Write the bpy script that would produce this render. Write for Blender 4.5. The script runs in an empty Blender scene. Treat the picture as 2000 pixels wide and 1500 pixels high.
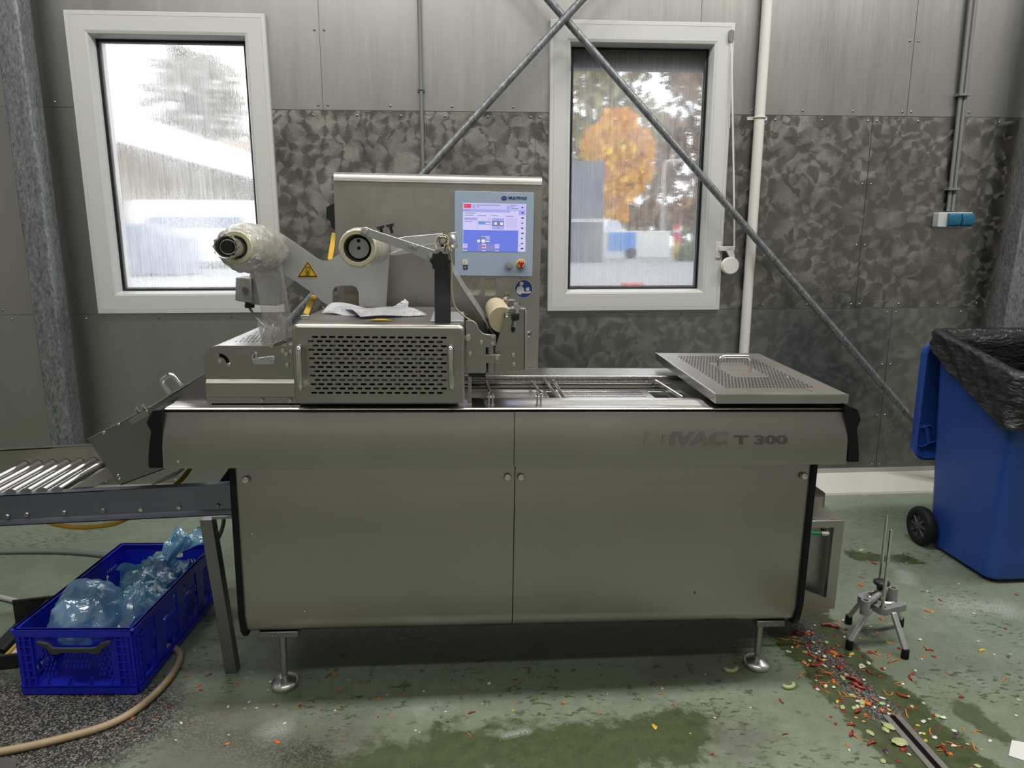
import bpy, bmesh, math, random
from mathutils import Vector, Matrix
random.seed(7)
SC = bpy.context.scene
COL = SC.collection
PI = math.pi

# ------------------------------------------------------------------ camera
FPX, HC = 1387.0, 1.56                      # focal length in pixels (2000 wide), eye height
_vv = Vector((6, 6850, FPX)); _dn = _vv.normalized()
_wv = Vector((20700, -292, FPX)); _r = (_wv - _dn * _wv.dot(_dn)).normalized()
_f = _r.cross(_dn)
CM = Matrix((_r, _f, -_dn))                 # camera (x right, y down, z forward) -> world
cam_d = bpy.data.cameras.new('camera'); cam = bpy.data.objects.new('camera', cam_d); COL.objects.link(cam)
cam_d.sensor_width = 36.0; cam_d.lens = 36.0 * FPX / 2000.0; cam_d.clip_start = .05; cam_d.clip_end = 300
_rot = CM @ Matrix(((1, 0, 0), (0, -1, 0), (0, 0, -1)))
cam.matrix_world = Matrix.Translation((0, 0, HC)) @ _rot.to_4x4()
SC.camera = cam

# ------------------------------------------------------------------ light
SC.view_settings.view_transform = 'Standard'; SC.view_settings.look = 'None'
SC.view_settings.exposure = -0.12; SC.view_settings.gamma = 1.0; SC.view_settings.use_curve_mapping = False
SC.cycles.use_denoising = True
SC.cycles.max_bounces = 10; SC.cycles.diffuse_bounces = 4; SC.cycles.glossy_bounces = 5
SC.cycles.transmission_bounces = 6; SC.cycles.transparent_max_bounces = 12
SC.cycles.caustics_reflective = False; SC.cycles.caustics_refractive = False
SC.cycles.sample_clamp_indirect = 6.0
wd = bpy.data.worlds.new('overcast_sky'); SC.world = wd; wd.use_nodes = True
_b = wd.node_tree.nodes['Background']; _b.inputs[0].default_value = (.93, .96, 1, 1); _b.inputs[1].default_value = 3.0
LAMPS = [(-2.6, 2.1), (-.9, 2.1), (.9, 2.1), (2.6, 2.1), (4.1, 2.3), (-1.8, -.6), (0, -.6), (1.8, -.6)]  # dim front row is added fill; far right lamp added to brighten the wall
LAMP_W = 57.0
for i, (x, y) in enumerate(LAMPS):
    ld = bpy.data.lights.new('tube_and_fill', 'AREA'); ld.shape = 'RECTANGLE'; ld.size = 1.3; ld.size_y = .28
    ld.energy = LAMP_W * (1.2 if x > 1 else 1.0) * (1.0 if y > 0 else .38); ld.color = (1, .97, .92)
    lo = bpy.data.objects.new('tube_and_fill_light', ld); lo.location = (x, y, 4.85); COL.objects.link(lo)

# ------------------------------------------------------------------ pixel -> place
def ray(px, py): return CM @ Vector((px - 1000, py - 750, FPX))
def W(px, py, Y):
    d = ray(px, py); return Vector((0, 0, HC)) + d * (Y / d.y)
def FL(px, py, z=0.0):
    d = ray(px, py); return Vector((0, 0, HC)) + d * ((z - HC) / d.z)
TILT = .0165; MO = Vector((.15, 2.6, 0)); MR = Matrix.Rotation(TILT, 3, 'Y'); MRT = MR.transposed()
_mo = MRT @ (Vector((0, 0, HC)) - MO)
def L(px, py, Y):                            # on a plane of the machine (Y = distance into the room)
    d = MRT @ ray(px, py); return _mo + d * ((Y - 2.6 - _mo.y) / d.y)
def LZ(px, py, z):
    d = MRT @ ray(px, py); return _mo + d * ((z - _mo.z) / d.z)
def MY(Y): return Y - 2.6

# ------------------------------------------------------------------ materials
class NT:
    def __init__(s, name):
        s.m = bpy.data.materials.new(name); s.m.use_nodes = True; s.t = s.m.node_tree
        s.p = s.t.nodes['Principled BSDF']; s.out = s.t.nodes['Material Output']
    def n(s, typ, **kw):
        nd = s.t.nodes.new(typ)
        for k, v in kw.items():
            if k.startswith('i_'):
                key = k[2:]; key = int(key) if key.isdigit() else key.replace('_', ' ')
                s.set(nd.inputs[key], v)
            else: setattr(nd, k, v)
        return nd
    def set(s, inp, v):
        if hasattr(v, 'is_output') or hasattr(v, 'links'): s.t.links.new(v, inp)
        else: inp.default_value = v
    def P(s, key, v): s.set(s.p.inputs[key], v)
    def math(s, op, a, b=0.0, c=None, clamp=False):
        nd = s.t.nodes.new('ShaderNodeMath'); nd.operation = op; nd.use_clamp = clamp
        s.set(nd.inputs[0], a); s.set(nd.inputs[1], b)
        if c is not None: s.set(nd.inputs[2], c)
        return nd.outputs[0]
    def ramp(s, fac, stops):
        nd = s.t.nodes.new('ShaderNodeValToRGB'); cr = nd.color_ramp
        while len(cr.elements) < len(stops): cr.elements.new(.5)
        for e, (p, c) in zip(cr.elements, stops):
            e.position = p; e.color = (c, c, c, 1) if isinstance(c, (int, float)) else (*c, 1)
        s.set(nd.inputs[0], fac); return nd.outputs[0]
    def mix(s, fac, a, b, blend='MIX'):
        nd = s.t.nodes.new('ShaderNodeMix'); nd.data_type = 'RGBA'; nd.blend_type = blend
        s.set(nd.inputs[0], fac)
        s.set(nd.inputs[6], (*a, 1) if isinstance(a, tuple) else a); s.set(nd.inputs[7], (*b, 1) if isinstance(b, tuple) else b)
        return nd.outputs[2]
    def pos(s): return s.n('ShaderNodeNewGeometry').outputs['Position']
    def obj(s): return s.n('ShaderNodeTexCoord').outputs['Object']
    def mapp(s, vec, scale=(1, 1, 1), loc=(0, 0, 0), rot=(0, 0, 0)):
        nd = s.n('ShaderNodeMapping'); s.set(nd.inputs[0], vec); nd.inputs[1].default_value = loc
        nd.inputs[2].default_value = rot; nd.inputs[3].default_value = scale; return nd.outputs[0]
    def noise(s, vec, scale, detail=2, rough=.5, dist=0.0, out=0):
        nd = s.n('ShaderNodeTexNoise'); s.set(nd.inputs['Vector'], vec); nd.inputs['Scale'].default_value = scale
        nd.inputs['Detail'].default_value = detail; nd.inputs['Roughness'].default_value = rough
        nd.inputs['Distortion'].default_value = dist; return nd.outputs[out]
    def voro(s, vec, scale, feature='F1', out='Distance', rnd=1.0):
        nd = s.n('ShaderNodeTexVoronoi', feature=feature); s.set(nd.inputs['Vector'], vec); nd.inputs['Scale'].default_value = scale
        nd.inputs['Randomness'].default_value = rnd; return nd.outputs[out]
    def bump(s, h, strength=.2, dist=.002):
        nd = s.n('ShaderNodeBump'); s.set(nd.inputs['Height'], h); nd.inputs['Strength'].default_value = strength
        nd.inputs['Distance'].default_value = dist; s.P('Normal', nd.outputs[0])

def simple(name, col, rough=.5, metal=0.0, spec=None, bump=None, var=0.0, **kw):
    a = NT(name); a.P('Roughness', rough); a.P('Metallic', metal)
    if spec is not None: a.P('Specular IOR Level', spec)
    if var:
        n = a.noise(a.obj(), kw.get('vscale', 9), 4, .6)
        a.P('Base Color', a.mix(a.ramp(n, [(.3, 0.0), (.7, 1.0)]), tuple(c * (1 - var) for c in col), tuple(min(1, c * (1 + var)) for c in col)))
    else: a.P('Base Color', (*col, 1))
    if bump: a.bump(a.noise(a.obj(), bump[0], 4, .6), bump[1], bump[2] if len(bump) > 2 else .002)
    return a.m

def steel(name, col=(.62, .61, .59), r0=.22, r1=.38, stretch=(2, 60, 60), bump=.06, smudge=.12, aniso=0.0):
    a = NT(name); o = a.obj()
    br = a.noise(a.mapp(o, stretch), 6, 5, .65)
    sm = a.noise(o, 2.6, 5, .62, .6)
    sp = a.noise(a.mapp(o, (1, 1, .35)), 17, 4, .7)
    f = a.math('ADD', a.math('MULTIPLY', br, .45), a.math('ADD', a.math('MULTIPLY', sm, .4), a.math('MULTIPLY', sp, .15)))
    a.P('Roughness', a.ramp(f, [(.3, r0), (.68, r1)]))
    a.P('Base Color', a.mix(a.ramp(sm, [(.3, 0.0), (.7, 1.0)]), tuple(c * (1 - smudge) for c in col), col))
    a.P('Metallic', 1.0); a.P('Anisotropic', aniso)
    a.bump(br, bump, .001)
    return a.m

M = {}
M['steel'] = steel('brushed_steel', (.445, .42, .395), .25, .42, smudge=.07)
M['steel_v'] = steel('brushed_steel_vertical', (.47, .448, .425), .28, .46, (60, 60, 1.5), .05)
M['steel_clean'] = steel('clean_steel', (.66, .65, .63), .16, .3)
M['steel_dark'] = steel('dull_steel', (.40, .40, .41), .3, .5, (6, 6, 6), .05)
M['polish'] = simple('polished_steel', (.74, .73, .71), .12, 1.0)
M['plinth'] = simple('plinth_lamp_sheen', (.56, .55, .51), .42, .25, var=.05, vscale=3)  # pale base colour stands in for a lamp reflection on the sheet
M['conv'] = steel('blue_reflection_steel', (.25, .255, .34), .3, .5, (6, 6, 6), .05)  # blue of a reflection mixed into the rail's base colour
M['chute'] = steel('dark_sheet_steel', (.30, .29, .31), .3, .46, (6, 6, 6), .05)
M['alu'] = simple('matte_aluminium', (.55, .56, .57), .45, .75, var=.05)
M['cast'] = simple('cast_aluminium', (.36, .365, .37), .55, .55, var=.18, vscale=30, bump=(60, .15))
M['black'] = simple('black_plastic', (.018, .019, .022), .42)
M['rubber'] = simple('black_rubber', (.010, .011, .014), .55, spec=.22)
M['dark'] = simple('dark_gap', (.02, .02, .02), .8)
M['white'] = simple('white_upvc', (.62, .63, .62), .35)
M['pipe'] = simple('white_pipe', (.74, .73, .70), .35)
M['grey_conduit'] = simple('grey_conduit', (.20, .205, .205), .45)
M['cream'] = simple('cream_paper_core', (.72, .66, .48), .45, var=.05)
M['cream_roll'] = simple('cream_roller', (.62, .53, .34), .4)
M['yellow'] = simple('yellow_plastic', (.72, .46, .03), .4)
M['yhose'] = simple('yellow_hose', (.62, .36, .02), .35)
M['hmi'] = simple('blue_grey_foil', (.42, .54, .70), .35)
M['navy'] = simple('navy_print', (.02, .06, .22), .5)
M['signblue'] = simple('sign_blue', (.015, .06, .25), .35)
M['signwhite'] = simple('sign_white', (.78, .78, .76), .4)
M['red'] = simple('red_button', (.42, .015, .02), .3)
M['print_ghost'] = simple('ghost_grey_print', (.36, .345, .325), .42, 1.0)
M['satin'] = simple('satin_steel', (.80, .80, .79), .3, 1.0)
M['label'] = simple('worn_label', (.50, .49, .38), .7, var=.2, vscale=60)
M['print'] = simple('grey_print', (.085, .082, .08), .55)
M['print_faded'] = simple('faded_grey_print', (.17, .165, .155), .5, .3)
M['twine'] = simple('jute_twine', (.58, .49, .34), .85, bump=(300, .4))
M['ghose'] = simple('grey_hose', (.16, .165, .165), .5)
M['lhose'] = simple('pale_hose', (.42, .43, .41), .45)
M['bhose'] = simple('beige_hose', (.40, .31, .19), .5, var=.12)
M['green_tube'] = simple('green_tube', (.03, .28, .09), .35)
M['crate'] = simple('blue_crate_plastic', (.014, .026, .60), .36)
M['bin'] = simple('blue_bin_plastic', (.020, .070, .34), .38, bump=(220, .05), var=.06)
M['bindark'] = simple('bin_dark_plastic', (.05, .055, .06), .5)
M['galv'] = None
M['socket'] = simple('petrol_blue_plastic', (.012, .12, .22), .4)
M['sockgrey'] = simple('pale_grey_plastic', (.55, .58, .58), .4)

def galv():
    a = NT('galvanised_steel'); o = a.obj()
    v = a.voro(a.mapp(o, (1, 1, .45)), 130, out='Color'); sp = a.noise(a.mapp(o, (1, 1, .3)), 45, 4, .7)
    streak = a.noise(a.mapp(o, (14, 14, .8)), 3, 3)
    f = a.math('ADD', a.math('MULTIPLY', a.n('ShaderNodeSeparateColor', i_0=v).outputs[0], .3), a.math('ADD', a.math('MULTIPLY', sp, .5), a.math('MULTIPLY', streak, .3)))
    a.P('Base Color', a.mix(a.ramp(f, [(.3, 0.0), (.75, 1.0)]), (.10, .105, .12), (.33, .345, .365)))
    a.P('Metallic', .55); a.P('Roughness', a.ramp(f, [(.2, .55), (.8, .38)])); a.bump(sp, .15, .002)
    return a.m
M['galv'] = galv()

def wall_mat(name, kind):
    a = NT(name); p = a.pos()
    big = a.noise(a.mapp(p, (1, 1, .45)), 1.3, 3, .55)
    br = a.noise(a.mapp(p, (70, 70, 1.2)), 4, 4, .6)
    a.P('Metallic', 1.0)
    if kind == 'plain':
        st = a.noise(a.mapp(p, (9, 9, .5)), 2, 4, .6)
        f = a.math('ADD', a.math('MULTIPLY', br, .4), a.math('ADD', a.math('MULTIPLY', big, .4), a.math('MULTIPLY', st, .2)))
        a.P('Base Color', a.mix(a.ramp(f, [(.3, 0.0), (.7, 1.0)]), (.40, .397, .39), (.50, .495, .48)))
        a.P('Roughness', a.ramp(f, [(.3, .34), (.7, .48)])); a.bump(a.math('ADD', a.math('MULTIPLY', br, .2), big), .08, .01)
    else:
        sw = kind == 'swirl'
        warp = a.noise(p, 4.0, 3, .6, out=1)
        vm = a.n('ShaderNodeVectorMath', operation='MULTIPLY_ADD'); a.set(vm.inputs[0], warp); vm.inputs[1].default_value = (.16, .16, .16); a.set(vm.inputs[2], p)
        q = vm.outputs[0]
        def discs(scale, off):
            qq = a.mapp(q, (1, 1, 1), (off, 0, off))
            vn = a.n('ShaderNodeTexVoronoi', feature='F1'); a.set(vn.inputs['Vector'], qq); vn.inputs['Scale'].default_value = scale
            df = a.n('ShaderNodeVectorMath', operation='SUBTRACT'); a.set(df.inputs[0], vn.outputs['Position']); a.set(df.inputs[1], qq)
            sx = a.n('ShaderNodeSeparateXYZ'); a.set(sx.inputs[0], df.outputs[0])
            return a.math('MULTIPLY', a.math('ARCTAN2', sx.outputs[2], sx.outputs[0]), 1 / (2 * PI)), vn.outputs['Distance'], a.n('ShaderNodeSeparateColor', i_0=vn.outputs['Color']).outputs[0]
        a1, d1, c1 = discs(6.5, 0.0); a2, d2, c2 = discs(11.0, 3.3)
        pick = a.math('GREATER_THAN', c2, .5)
        rot = a.math('ADD', a.math('MULTIPLY', a1, a.math('SUBTRACT', 1.0, pick)), a.math('MULTIPLY', a2, pick))
        nz = a.noise(q, 5, 4, .6, .8); fn = a.noise(p, 34, 4, .65, .6)
        rot = a.math('ADD', rot, a.math('ADD', a.math('MULTIPLY', nz, .35), a.math('MULTIPLY', fn, .10)))
        dd = a.math('ADD', a.math('MULTIPLY', d1, a.math('SUBTRACT', 1.0, pick)), a.math('MULTIPLY', d2, pick))
        groove = a.math('SINE', a.math('ADD', a.math('MULTIPLY', dd, 60), a.math('MULTIPLY', fn, 8)))
        tan = a.n('ShaderNodeTangent', direction_type='RADIAL', axis='Z')
        a.P('Tangent', tan.outputs[0]); a.P('Anisotropic', .70 if sw else .38); a.P('Anisotropic Rotation', rot)
        tone = a.math('ADD', a.math('MULTIPLY', nz, .55), a.math('ADD', a.math('MULTIPLY', c1, .15), a.math('MULTIPLY', fn, .30)))
        a.P('Base Color', a.mix(a.ramp(tone, [(.3, 0.0), (.75, 1.0)]), (.25, .242, .226) if sw else (.335, .333, .33), (.40, .388, .365) if sw else (.40, .396, .388)))
        a.P('Roughness', a.ramp(tone, [(.3, .30), (.7, .44)] if sw else [(.3, .36), (.7, .46)]))
        a.bump(a.math('ADD', a.math('MULTIPLY', nz, .8), a.math('MULTIPLY', groove, .045)), .16 if sw else .07, .012)
    return a.m
M['wall_plain'] = wall_mat('wall_sheet_plain', 'plain')
M['wall_swirl'] = wall_mat('wall_sheet_swirled', 'swirl')
M['wall_low'] = wall_mat('wall_sheet_faint_swirl', 'low')
M['rivet'] = simple('rivet', (.30, .30, .30), .35, .9)

def floor_mat():
    a = NT('green_epoxy_floor'); p = a.pos(); s = a.n('ShaderNodeSeparateXYZ', i_0=p); X, Y = s.outputs[0], s.outputs[1]
    fine = a.noise(p, 190, 3, .7); mid = a.noise(p, 22, 5, .65); big = a.noise(p, 1.7, 5, .62, .4); scuff = a.noise(a.mapp(p, (1, 3, 1)), 5, 6, .7)
    base = a.mix(a.ramp(big, [(.32, 0.0), (.68, 1.0)]), (.165, .205, .140), (.250, .300, .225))
    base = a.mix(a.ramp(mid, [(.35, .0), (.7, .5)]), base, (.125, .145, .095))
    base = a.mix(a.ramp(fine, [(.5, .0), (.75, .55)]), base, (.32, .34, .28))
    base = a.mix(a.ramp(a.noise(p, 3.1, 6, .72), [(.60, .0), (.78, .6)]), base, (.44, .46, .41))
    nw = a.math('SUBTRACT', a.noise(p, 4.2, 7, .72, .3), .5); nf = a.math('SUBTRACT', a.noise(p, 30, 4, .7), .5)
    def seg(ax, ay, bx, by, w, soft, amt=1.0):     # 1 near the segment, ragged edge
        dx, dy = bx - ax, by - ay; l2 = dx * dx + dy * dy
        t = a.math('DIVIDE', a.math('ADD', a.math('MULTIPLY', a.math('SUBTRACT', X, ax), dx), a.math('MULTIPLY', a.math('SUBTRACT', Y, ay), dy)), l2, clamp=True)
        ex = a.math('SUBTRACT', a.math('SUBTRACT', X, ax), a.math('MULTIPLY', t, dx)); ey = a.math('SUBTRACT', a.math('SUBTRACT', Y, ay), a.math('MULTIPLY', t, dy))
        d = a.math('SQRT', a.math('ADD', a.math('MULTIPLY', ex, ex), a.math('MULTIPLY', ey, ey)))
        d = a.math('ADD', d, a.math('ADD', a.math('MULTIPLY', nw, .42 * amt), a.math('MULTIPLY', nf, .10 * amt)))
        return a.math('SUBTRACT', 1.0, a.math('DIVIDE', a.math('SUBTRACT', d, w), soft, clamp=True), clamp=True)
    def mx(*v):
        r = v[0]
        for q in v[1:]: r = a.math('MAXIMUM', r, q)
        return r
    def sg(x0, y0, x1, y1, w, soft, amt=1.0): A_, B_ = FL(x0, y0), FL(x1, y1); return seg(A_.x, A_.y, B_.x, B_.y, w, soft, amt)
    pts = [FL(1530, 1195), FL(1740, 1400), FL(1850, 1500)]
    wet = mx(sg(1530, 1195, 1740, 1400, .15, .012, .5), sg(1740, 1400, 1850, 1500, .15, .02, .6), a.math('MULTIPLY', sg(900, 1480, 1330, 1440, .10, .05), .9), a.math('MULTIPLY', sg(620, 1500, 900, 1480, .06, .06), .85), sg(1680, 1085, 1770, 1090, .05, .02, .7), a.math('MULTIPLY', sg(1890, 1390, 1960, 1440, .035, .02, .5), .8))
    tread = a.math('MULTIPLY', a.ramp(a.noise(a.mapp(p, (1, 2.2, 1), rot=(0, 0, .5)), 26, 3, .6), [(.56, 0.0), (.60, 1.0)]), a.ramp(a.noise(p, 2.6, 4), [(.50, 0.0), (.58, 1.0)]))
    blot = a.math('MULTIPLY', a.ramp(a.noise(p, 15, 5, .7), [(.58, 0.0), (.62, 1.0)]), sg(640, 1345, 1500, 1330, .10, .30))
    wet = mx(wet, a.math('MULTIPLY', tread, .75), a.math('MULTIPLY', blot, .75))
    brown = a.math('MULTIPLY', mx(sg(380, 1470, 620, 1480, .10, .25), sg(1370, 1430, 1430, 1450, .04, .15), sg(1290, 1310, 1420, 1290, .03, .1)), .55)
    base = a.mix(brown, base, (.105, .095, .070))
    base = a.mix(wet, base, a.mix(a.ramp(mid, [(.35, 0.0), (.7, 1.0)]), (.050, .066, .028), (.092, .115, .052)))
    speck = a.ramp(a.noise(p, 120, 2, .6), [(.68, 0.0), (.72, 1.0)])
    base = a.mix(a.math('MULTIPLY', speck, a.math('MULTIPLY', a.noise(p, 5, 2), .8)), base, (.40, .41, .33))
    foam = a.math('MULTIPLY', mx(sg(985, 1437, 1030, 1428, .004, .02, .12), sg(530, 1430, 545, 1425, .01, .06, .2), sg(1765, 1120, 1770, 1135, .01, .05, .2), sg(1870, 1180, 1960, 1190, .02, .10, .4)), a.ramp(fine, [(.38, 0.0), (.6, .75)]))
    base = a.mix(foam, base, (.52, .55, .54))
    # anti slip grit
    g = seg(pts[0].x, pts[0].y, pts[1].x - .01, pts[1].y, .03, .06, .35)
    k = FL(120, 1420); k2 = FL(300, 1390)
    g2 = seg(k.x - .6, k.y + .12, k2.x - .12, k2.y - .06, .17, .14, .6)
    k3 = FL(420, 1440); k4 = FL(640, 1470)
    g3 = a.math('MULTIPLY', seg(k2.x, k2.y - .08, k4.x, k4.y - .02, .03, .20, .7), .5)
    gm = a.math('MAXIMUM', g, a.math('MAXIMUM', g2, g3))
    grain = a.voro(p, 210, out='Color'); gr = a.n('ShaderNodeSeparateColor', i_0=grain).outputs[0]
    gcol = a.mix(a.ramp(gr, [(.45, 0.0), (.97, 1.0)]), (.018, .018, .017), (.24, .23, .20))
    gm2 = a.math('MULTIPLY', gm, a.ramp(a.math('ADD', a.math('MULTIPLY', gm, .7), a.math('MULTIPLY', fine, .6)), [(.45, .0), (.7, 1.0)]))
    base = a.mix(gm2, base, gcol)
    a.P('Base Color', base)
    rr = a.mix(wet, (.45, .45, .45), (.14, .14, .14)); rr = a.mix(gm2, rr, (.5, .5, .5))
    a.P('Roughness', a.n('ShaderNodeSeparateColor', i_0=rr).outputs[0])
    hgt = a.math('ADD', a.math('MULTIPLY', fine, a.math('SUBTRACT', 1.0, a.math('MULTIPLY', wet, .85))), a.math('MULTIPLY', a.math('MULTIPLY', gr, gm2), 1.4))
    a.bump(hgt, .35, .004)
    return a.m
M['floor'] = floor_mat()

def glass_mat(name, fog_lo, fog_hi, rough, tint, bs=.35):
    a = NT(name); p = a.pos(); t = a.t
    streak = a.noise(a.mapp(p, (46, 46, 1.6)), 2.2, 5, .62, .25); cloud = a.noise(p, 2.0, 4, .6); dr = a.voro(p, 150, rnd=1.0)
    drop = a.ramp(dr, [(.18, 1.0), (.42, 0.0)])
    f = a.math('ADD', a.math('MULTIPLY', streak, .42), a.math('MULTIPLY', cloud, .58))
    fog = a.ramp(f, [(.38, fog_lo), (.62, fog_hi)])
    hgt = a.math('ADD', a.math('MULTIPLY', streak, .8), a.math('MULTIPLY', drop, .35))
    bp = a.n('ShaderNodeBump'); a.set(bp.inputs['Height'], hgt); bp.inputs['Strength'].default_value = bs; bp.inputs['Distance'].default_value = .006
    rf = a.n('ShaderNodeBsdfRefraction'); rf.inputs['IOR'].default_value = 1.06; rf.inputs['Color'].default_value = (*tint, 1); a.set(rf.inputs['Roughness'], rough); a.set(rf.inputs['Normal'], bp.outputs[0])
    tl = a.n('ShaderNodeBsdfTranslucent'); tl.inputs[0].default_value = (.93, .93, .92, 1)
    m1 = a.n('ShaderNodeMixShader'); a.set(m1.inputs[0], fog); a.set(m1.inputs[1], rf.outputs[0]); a.set(m1.inputs[2], tl.outputs[0])
    gl = a.n('ShaderNodeBsdfGlossy'); gl.inputs['Roughness'].default_value = .08
    m2 = a.n('ShaderNodeMixShader'); m2.inputs[0].default_value = .05; a.set(m2.inputs[1], m1.outputs[0]); a.set(m2.inputs[2], gl.outputs[0])
    t.links.new(m2.outputs[0], a.out.inputs[0]); return a.m
M['glass_fog'] = glass_mat('condensation_glass', .12, .50, .14, (1, .985, .96), .30)
M['glass_wet'] = glass_mat('rain_wet_glass', .10, .40, .04, (.97, .98, 1), .09)

def film_mat(name, tint, alpha, rough=.12, wr=28, thru=None, gl_=.45):
    a = NT(name); t = a.t; o = a.obj()
    h = a.noise(a.mapp(o, (1, 1, 1)), wr, 4, .6, 1.2)
    bp = a.n('ShaderNodeBump'); a.set(bp.inputs['Height'], h); bp.inputs['Strength'].default_value = .7; bp.inputs['Distance'].default_value = .01
    tr = a.n('ShaderNodeBsdfTransparent'); tr.inputs[0].default_value = (*(thru or tint), 1)
    gl = a.n('ShaderNodeBsdfGlossy'); gl.inputs['Roughness'].default_value = rough; gl.inputs[0].default_value = (.95, .95, .95, 1); a.set(gl.inputs['Normal'], bp.outputs[0])
    df = a.n('ShaderNodeBsdfDiffuse'); df.inputs[0].default_value = (*tint, 1); a.set(df.inputs['Normal'], bp.outputs[0])
    tl = a.n('ShaderNodeBsdfTranslucent'); tl.inputs[0].default_value = (*tint, 1)
    m0 = a.n('ShaderNodeMixShader'); m0.inputs[0].default_value = .5; a.set(m0.inputs[1], df.outputs[0]); a.set(m0.inputs[2], tl.outputs[0])
    m1 = a.n('ShaderNodeMixShader'); m1.inputs[0].default_value = gl_; a.set(m1.inputs[1], m0.outputs[0]); a.set(m1.inputs[2], gl.outputs[0])
    lw = a.n('ShaderNodeLayerWeight'); lw.inputs[0].default_value = .35
    al = a.math('ADD', alpha, a.math('MULTIPLY', lw.outputs[1], .45), clamp=True)
    al = a.math('ADD', al, a.math('MULTIPLY', a.math('SUBTRACT', h, .5), .5), clamp=True)
    m2 = a.n('ShaderNodeMixShader'); a.set(m2.inputs[0], al); a.set(m2.inputs[1], tr.outputs[0]); a.set(m2.inputs[2], m1.outputs[0])
    t.links.new(m2.outputs[0], a.out.inputs[0]); return a.m
M['film'] = film_mat('clear_film', (.93, .93, .91), .30)
M['film_roll'] = film_mat('wound_clear_film', (.86, .86, .84), .62, .12, 22, (.95, .95, .93), .55)
M['web'] = film_mat('clear_film_web', (.95, .95, .95), .10, .08, 6)
M['bag'] = film_mat('light_blue_bag_film', (.24, .68, 1.0), .80, .16, 13, (.70, .88, 1), .20)
M['bag2'] = film_mat('inflated_blue_bag_film', (.36, .68, .98), .68, .16, 7, (.78, .88, .97), .20)
def liner():
    a = NT('black_liner_film'); o = a.obj(); h = a.noise(a.mapp(o, (2, 2, 5)), 7, 5, .6, 1.0); h2 = a.noise(o, 30, 3, .6, 1.0)
    a.P('Base Color', (.007, .0075, .010, 1)); a.P('Roughness', .24); a.bump(a.math('ADD', h, a.math('MULTIPLY', h2, .12)), .55, .03); return a.m
M['liner'] = liner()
def paper():
    a = NT('printed_paper'); o = a.obj(); s = a.n('ShaderNodeSeparateXYZ', i_0=o)
    ln = a.math('GREATER_THAN', a.math('FRACT', a.math('MULTIPLY', s.outputs[1], 90)), .55)
    w = a.math('GREATER_THAN', a.noise(a.mapp(o, (60, 4, 1)), 5, 2), .47)
    blk = a.math('GREATER_THAN', a.noise(a.mapp(o, (1, 1, 1)), 9, 1), .47)
    a.P('Base Color', a.mix(a.math('MULTIPLY', a.math('MULTIPLY', ln, w), a.math('MULTIPLY', blk, .75)), (.66, .67, .71), (.16, .16, .17))); a.P('Roughness', .75); return a.m
M['paper'] = paper()
def emit(name, col, st=1.0):
    a = NT(name); a.P('Base Color', (0, 0, 0, 1)); a.P('Emission Color', (*col, 1)); a.P('Emission Strength', st); a.P('Roughness', .25); return a.m
S_ = {k: emit('screen_' + k, v) for k, v in dict(violet=(.60, .56, .95), blue=(.16, .22, .80), pale=(.68, .64, .97), mid=(.40, .42, .88), bar=(.24, .26, .62), red=(.80, .06, .10), cyan=(.07, .42, .85), white=(.86, .86, 1), dark=(.05, .05, .16), grey=(.20, .22, .45)).items()}
def mesh_screen():
    a = NT('insect_screen'); p = a.pos(); s = a.n('ShaderNodeSeparateXYZ', i_0=p)
    fx = a.math('GREATER_THAN', a.math('FRACT', a.math('MULTIPLY', s.outputs[0], 260)), .72); fz = a.math('GREATER_THAN', a.math('FRACT', a.math('MULTIPLY', s.outputs[2], 260)), .72)
    n = a.math('MAXIMUM', fx, fz)
    tr = a.n('ShaderNodeBsdfTransparent'); df = a.n('ShaderNodeBsdfDiffuse'); df.inputs[0].default_value = (.30, .31, .33, 1)
    mx = a.n('ShaderNodeMixShader'); a.set(mx.inputs[0], a.math('MULTIPLY', n, .75)); a.set(mx.inputs[1], tr.outputs[0]); a.set(mx.inputs[2], df.outputs[0])
    a.t.links.new(mx.outputs[0], a.out.inputs[0]); return a.m
M['mesh'] = mesh_screen()

# ------------------------------------------------------------------ objects
ORG = {}
def tag(o, label=None, cat=None, group=None, kind=None):
    if label: o['label'] = label
    if cat: o['category'] = cat
    if group: o['group'] = group
    if kind: o['kind'] = kind
    return o
def thing(name, loc, label, cat, group=None, kind=None):
    o = bpy.data.objects.new(name, None); COL.objects.link(o); o.location = loc; o.empty_display_size = .05
    ORG[o] = Matrix.Translation(-Vector(loc)); return tag(o, label, cat, group, kind)

def frame_of(p0, p1):
    w = (p1 - p0).normalized(); u = Vector((0, 0, 1)) if abs(w.z) < .9 else Vector((1, 0, 0))
    u = (u - w * u.dot(w)).normalized(); return u, w.cross(u), w

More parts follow.
